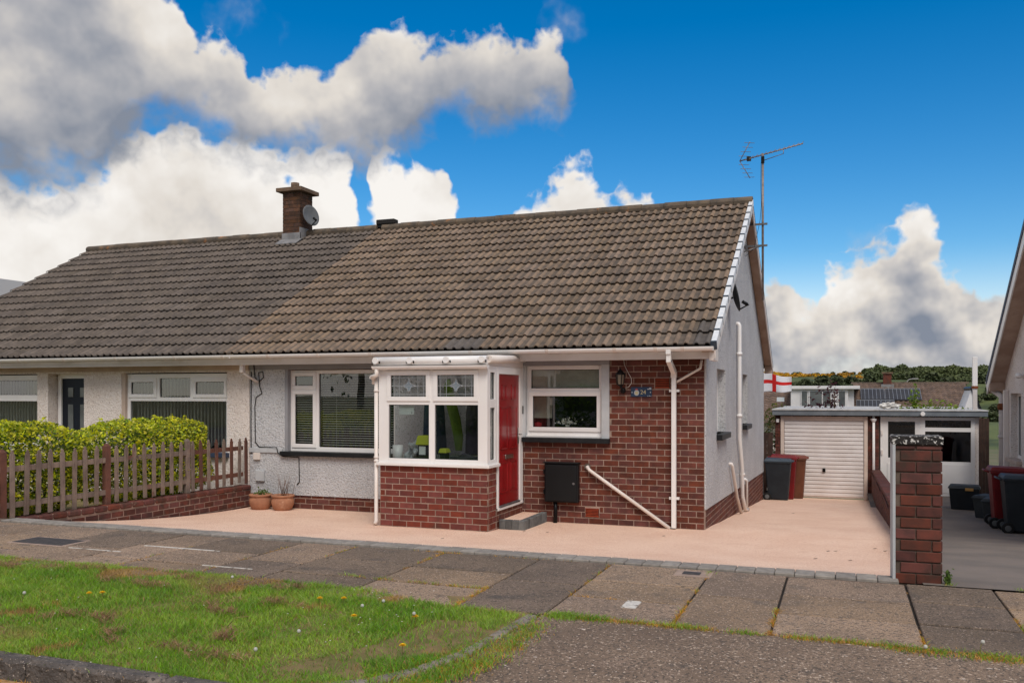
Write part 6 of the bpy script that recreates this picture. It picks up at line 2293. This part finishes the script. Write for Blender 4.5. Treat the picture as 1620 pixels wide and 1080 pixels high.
def on_verge(px, py, z=ZP):
    a, b = (px - 810) / 1400, (622 - py) / 1400
    dx, dy = -s_ + a * c_, c_ + a * s_
    t = (z - CZ) / b
    return CX + t * dx, CY + t * dy


for (px, py, lb) in [(141, 940, 'yellow dandelion at the left of the verge among brown cuttings'), (162, 939, 'smaller yellow dandelion just right of the leftmost one'),
                     (506, 948, 'pale yellow dandelion left of a brighter one near the pavement edge'), (544, 948, 'bright yellow dandelion near the middle of the verge'),
                     (560, 976, 'large yellow dandelion nearest to a white seed head'), (657, 977, 'small yellow dandelion beside the round seed clock at the right'),
                     (637, 1023, 'lone yellow dandelion near the bare trodden strip by the kerb')]:
    x, y = on_verge(px, py)
    flower(x, y, .05, 'y', lb)
for (px, py, h, lb) in [(365, 916, .06, 'fluffy seed head near the pavement edge of the verge'), (570, 962, .06, 'white seed head above the large yellow dandelion'), (651, 977, .07, 'round white seed clock at the right of the verge'),
                        (470, 1000, .05, 'grey seed head low in the middle of the verge'), (402, 1026, .04, 'pale seed head at the lower middle of the verge'), (35, 946, .08, 'thin stalk with a white tip at the left of the verge'),
                        (604, 952, .05, 'small white seed head among grass near the pavement corner'), (1550, 1020, .06, 'seed head growing at the edge of the crossover'), (1461, 1022, .04, 'low seed head at the crossover edge left of another')]:
    x, y = on_verge(px, py)
    flower(x, y, h, 's', lb, .25)
daisies = MB()
for k in range(46):
    px, py = (rs.uniform(560, 700), rs.uniform(925, 1000)) if k < 18 else (rs.uniform(0, 600), rs.uniform(900, 1050))
    x, y = on_verge(px, py)
    if x > xk(y) - .1 or y > -6.95:
        continue
    daisies.lathe([(.001, .0), (.006, .001), (.001, .003)], (x, y, P + rs.uniform(.03, .055)), 6)
kind(tag(daisies.build('daisies', 'flower_white'), 'tiny white daisies sprinkled through the verge', 'daisies'), 'stuff')
# stalks and a tuft at the pillar foot
for (px, py, h, ln, lb) in [(355, 985, .09, 1.4, 'long bent yellow stalk lying over the verge at left'), (495, 990, .10, -1.0, 'long bent green stalk in the middle of the verge')]:
    x, y = on_verge(px, py)
    q = MB().tube([(x, y, P), (x + ln * h * .5, y + .02, P + h * .8), (x + ln * h * 1.3, y + .03, P + h)], [.003, .0025, .0015], 5)
    tag(q.build('grass_stalk', 'stem'), lb, 'stalk')
V, F = leaves(110, lambda n: np.stack([2.575 + rs.normal(0, .014, n), -5.20 + rs.normal(0, .014, n), P + .0 + np.abs(rs.normal(0, .045, n))], 1), .035)
tag(np_obj('pillar_weed', V, F, 'leaf_green'), 'small green weed at the foot of the brick pillar', 'weed')
# litter on the drive: a few dead leaves and twigs
lv = 0
for (px, py) in [(1310, 872), (1322, 872), (1384, 868), (1400, 872), (1290, 884), (1345, 887), (829, 841), (866, 842), (1255, 812), (1050, 848), (700, 852)]:
    a, b = (px - 810) / 1400, (622 - py) / 1400
    dx, dy = -s_ + a * c_, c_ + a * s_
    yy_ = -2.0
    for _ in range(20):
        t = (gd(yy_) - CZ) / b
        yy_ = CY + t * dy
    x = CX + t * dx
    q = MB().prism([(x - .02, yy_, gd(yy_) + .004), (x, yy_ - .010, gd(yy_) + .006), (x + .022, yy_ + .003, gd(yy_) + .010), (x + .002, yy_ + .013, gd(yy_) + .006)], (0, 0, .003))
    LEAFS = ['left of a pair towards the street end of the drive', 'right of a pair towards the street end of the drive', 'nearest to the low dividing wall', 'close beside the dividing wall near the pillar', 'alone on the drive near the setts', 'nearest to the setts in front of the pillar', 'just in front of the doorstep', 'beside the meter box pipe', 'at the foot of the gable pipes', 'in front of the white downpipe', 'in front of the porch base']
    tag(q.build('dead_leaf', 'soil'), 'small dark dead leaf ' + LEAFS[lv], 'leaf', 'dead leaves on the drive')
    lv += 1
q = MB().tube([(.85, -4.62, gd(-4.62) + .01), (1.12, -4.60, gd(-4.6) + .01)], .005, 5).tube([(1.12, -4.88, gd(-4.88) + .01), (1.5, -4.92, gd(-4.92) + .01), (1.46, -4.62, gd(-4.62) + .01)], .005, 5)
tag(q.build('drive_cut', 'soil'), 'thin dark scratch marks on the drive near the setts', 'marks')

# ------------------------------------------------------------------ across the street (seen in the window glass)
def crown_tree(x, y, z, h, r, n, seed, label, m=('leaf_green', 'leaf_dark')):
    o = empty('street_tree', (x, y, z), label, 'tree', 'trees across the street')
    rs_ = np.random.default_rng(seed)
    MB().tube([(x, y, z), (x + .1, y, z + h * .4), (x, y + .1, z + h * .8)], [.2, .15, .05], 8).build('trunk', 'bark', o)
    cl = rs_.normal(size=(14, 3)) * np.array([r * .45, r * .45, r * .35]) + np.array([x, y, z + h * .68])
    for mm in m:
        c_id = rs_.integers(0, 14, n)
        cc = cl[c_id] + rs_.normal(size=(n, 3)) * r * .28
        V, F = leaves(n, lambda k: cc, .30, .6)
        np_obj('crown', V, F, mm, o)
    return o


OH = empty('opposite_house', (-6, -34, .2), 'bungalow across the street, mirrored in the windows', 'house')
MB().box(-14, 2, -40, -32, .1, 2.7).build('wall', 'render_cream', OH)
MB().prism([(-14.3, -31.5, 2.6), (-14.3, -40.5, 2.6), (-14.3, -36, 5.4)], (16.6, 0, 0)).build('roof', 'tile_grey_mass', OH)
for a in (-12, -8, -3):
    MB().box(a, a + 1.8, -32, -31.95, 1.0, 2.2).build('window', 'far_glass', OH)
bush('street_hedge', (-9, -24, .3), (9, .8, .95), 6000, 'long clipped hedge across the street, mirrored in the windows', [('leaf_bright', .5, .8), ('leaf_green', .5, .5)], 51, .22, 0, 6.0)
for k, (x, y, h, r) in enumerate([(-22, -28, 9, 3.6), (-15.5, -29, 8, 3.2), (-4, -27.5, 7, 2.8), (4, -28, 9, 3.4), (12, -27, 8, 3.2), (-10, -42, 11, 4.4), (20, -32, 10, 4)]):
    crown_tree(x, y, .2, h, r, 2600, 60 + k, ['leafy tree across the street far to the left', 'leafy tree across the street left of the opposite bungalow', 'small leafy tree across the street in front of the opposite bungalow', 'leafy tree across the street right of the opposite bungalow', 'leafy tree across the street opposite the drive', 'tall tree rising behind the opposite bungalow', 'leafy tree across the street far to the right'][k])
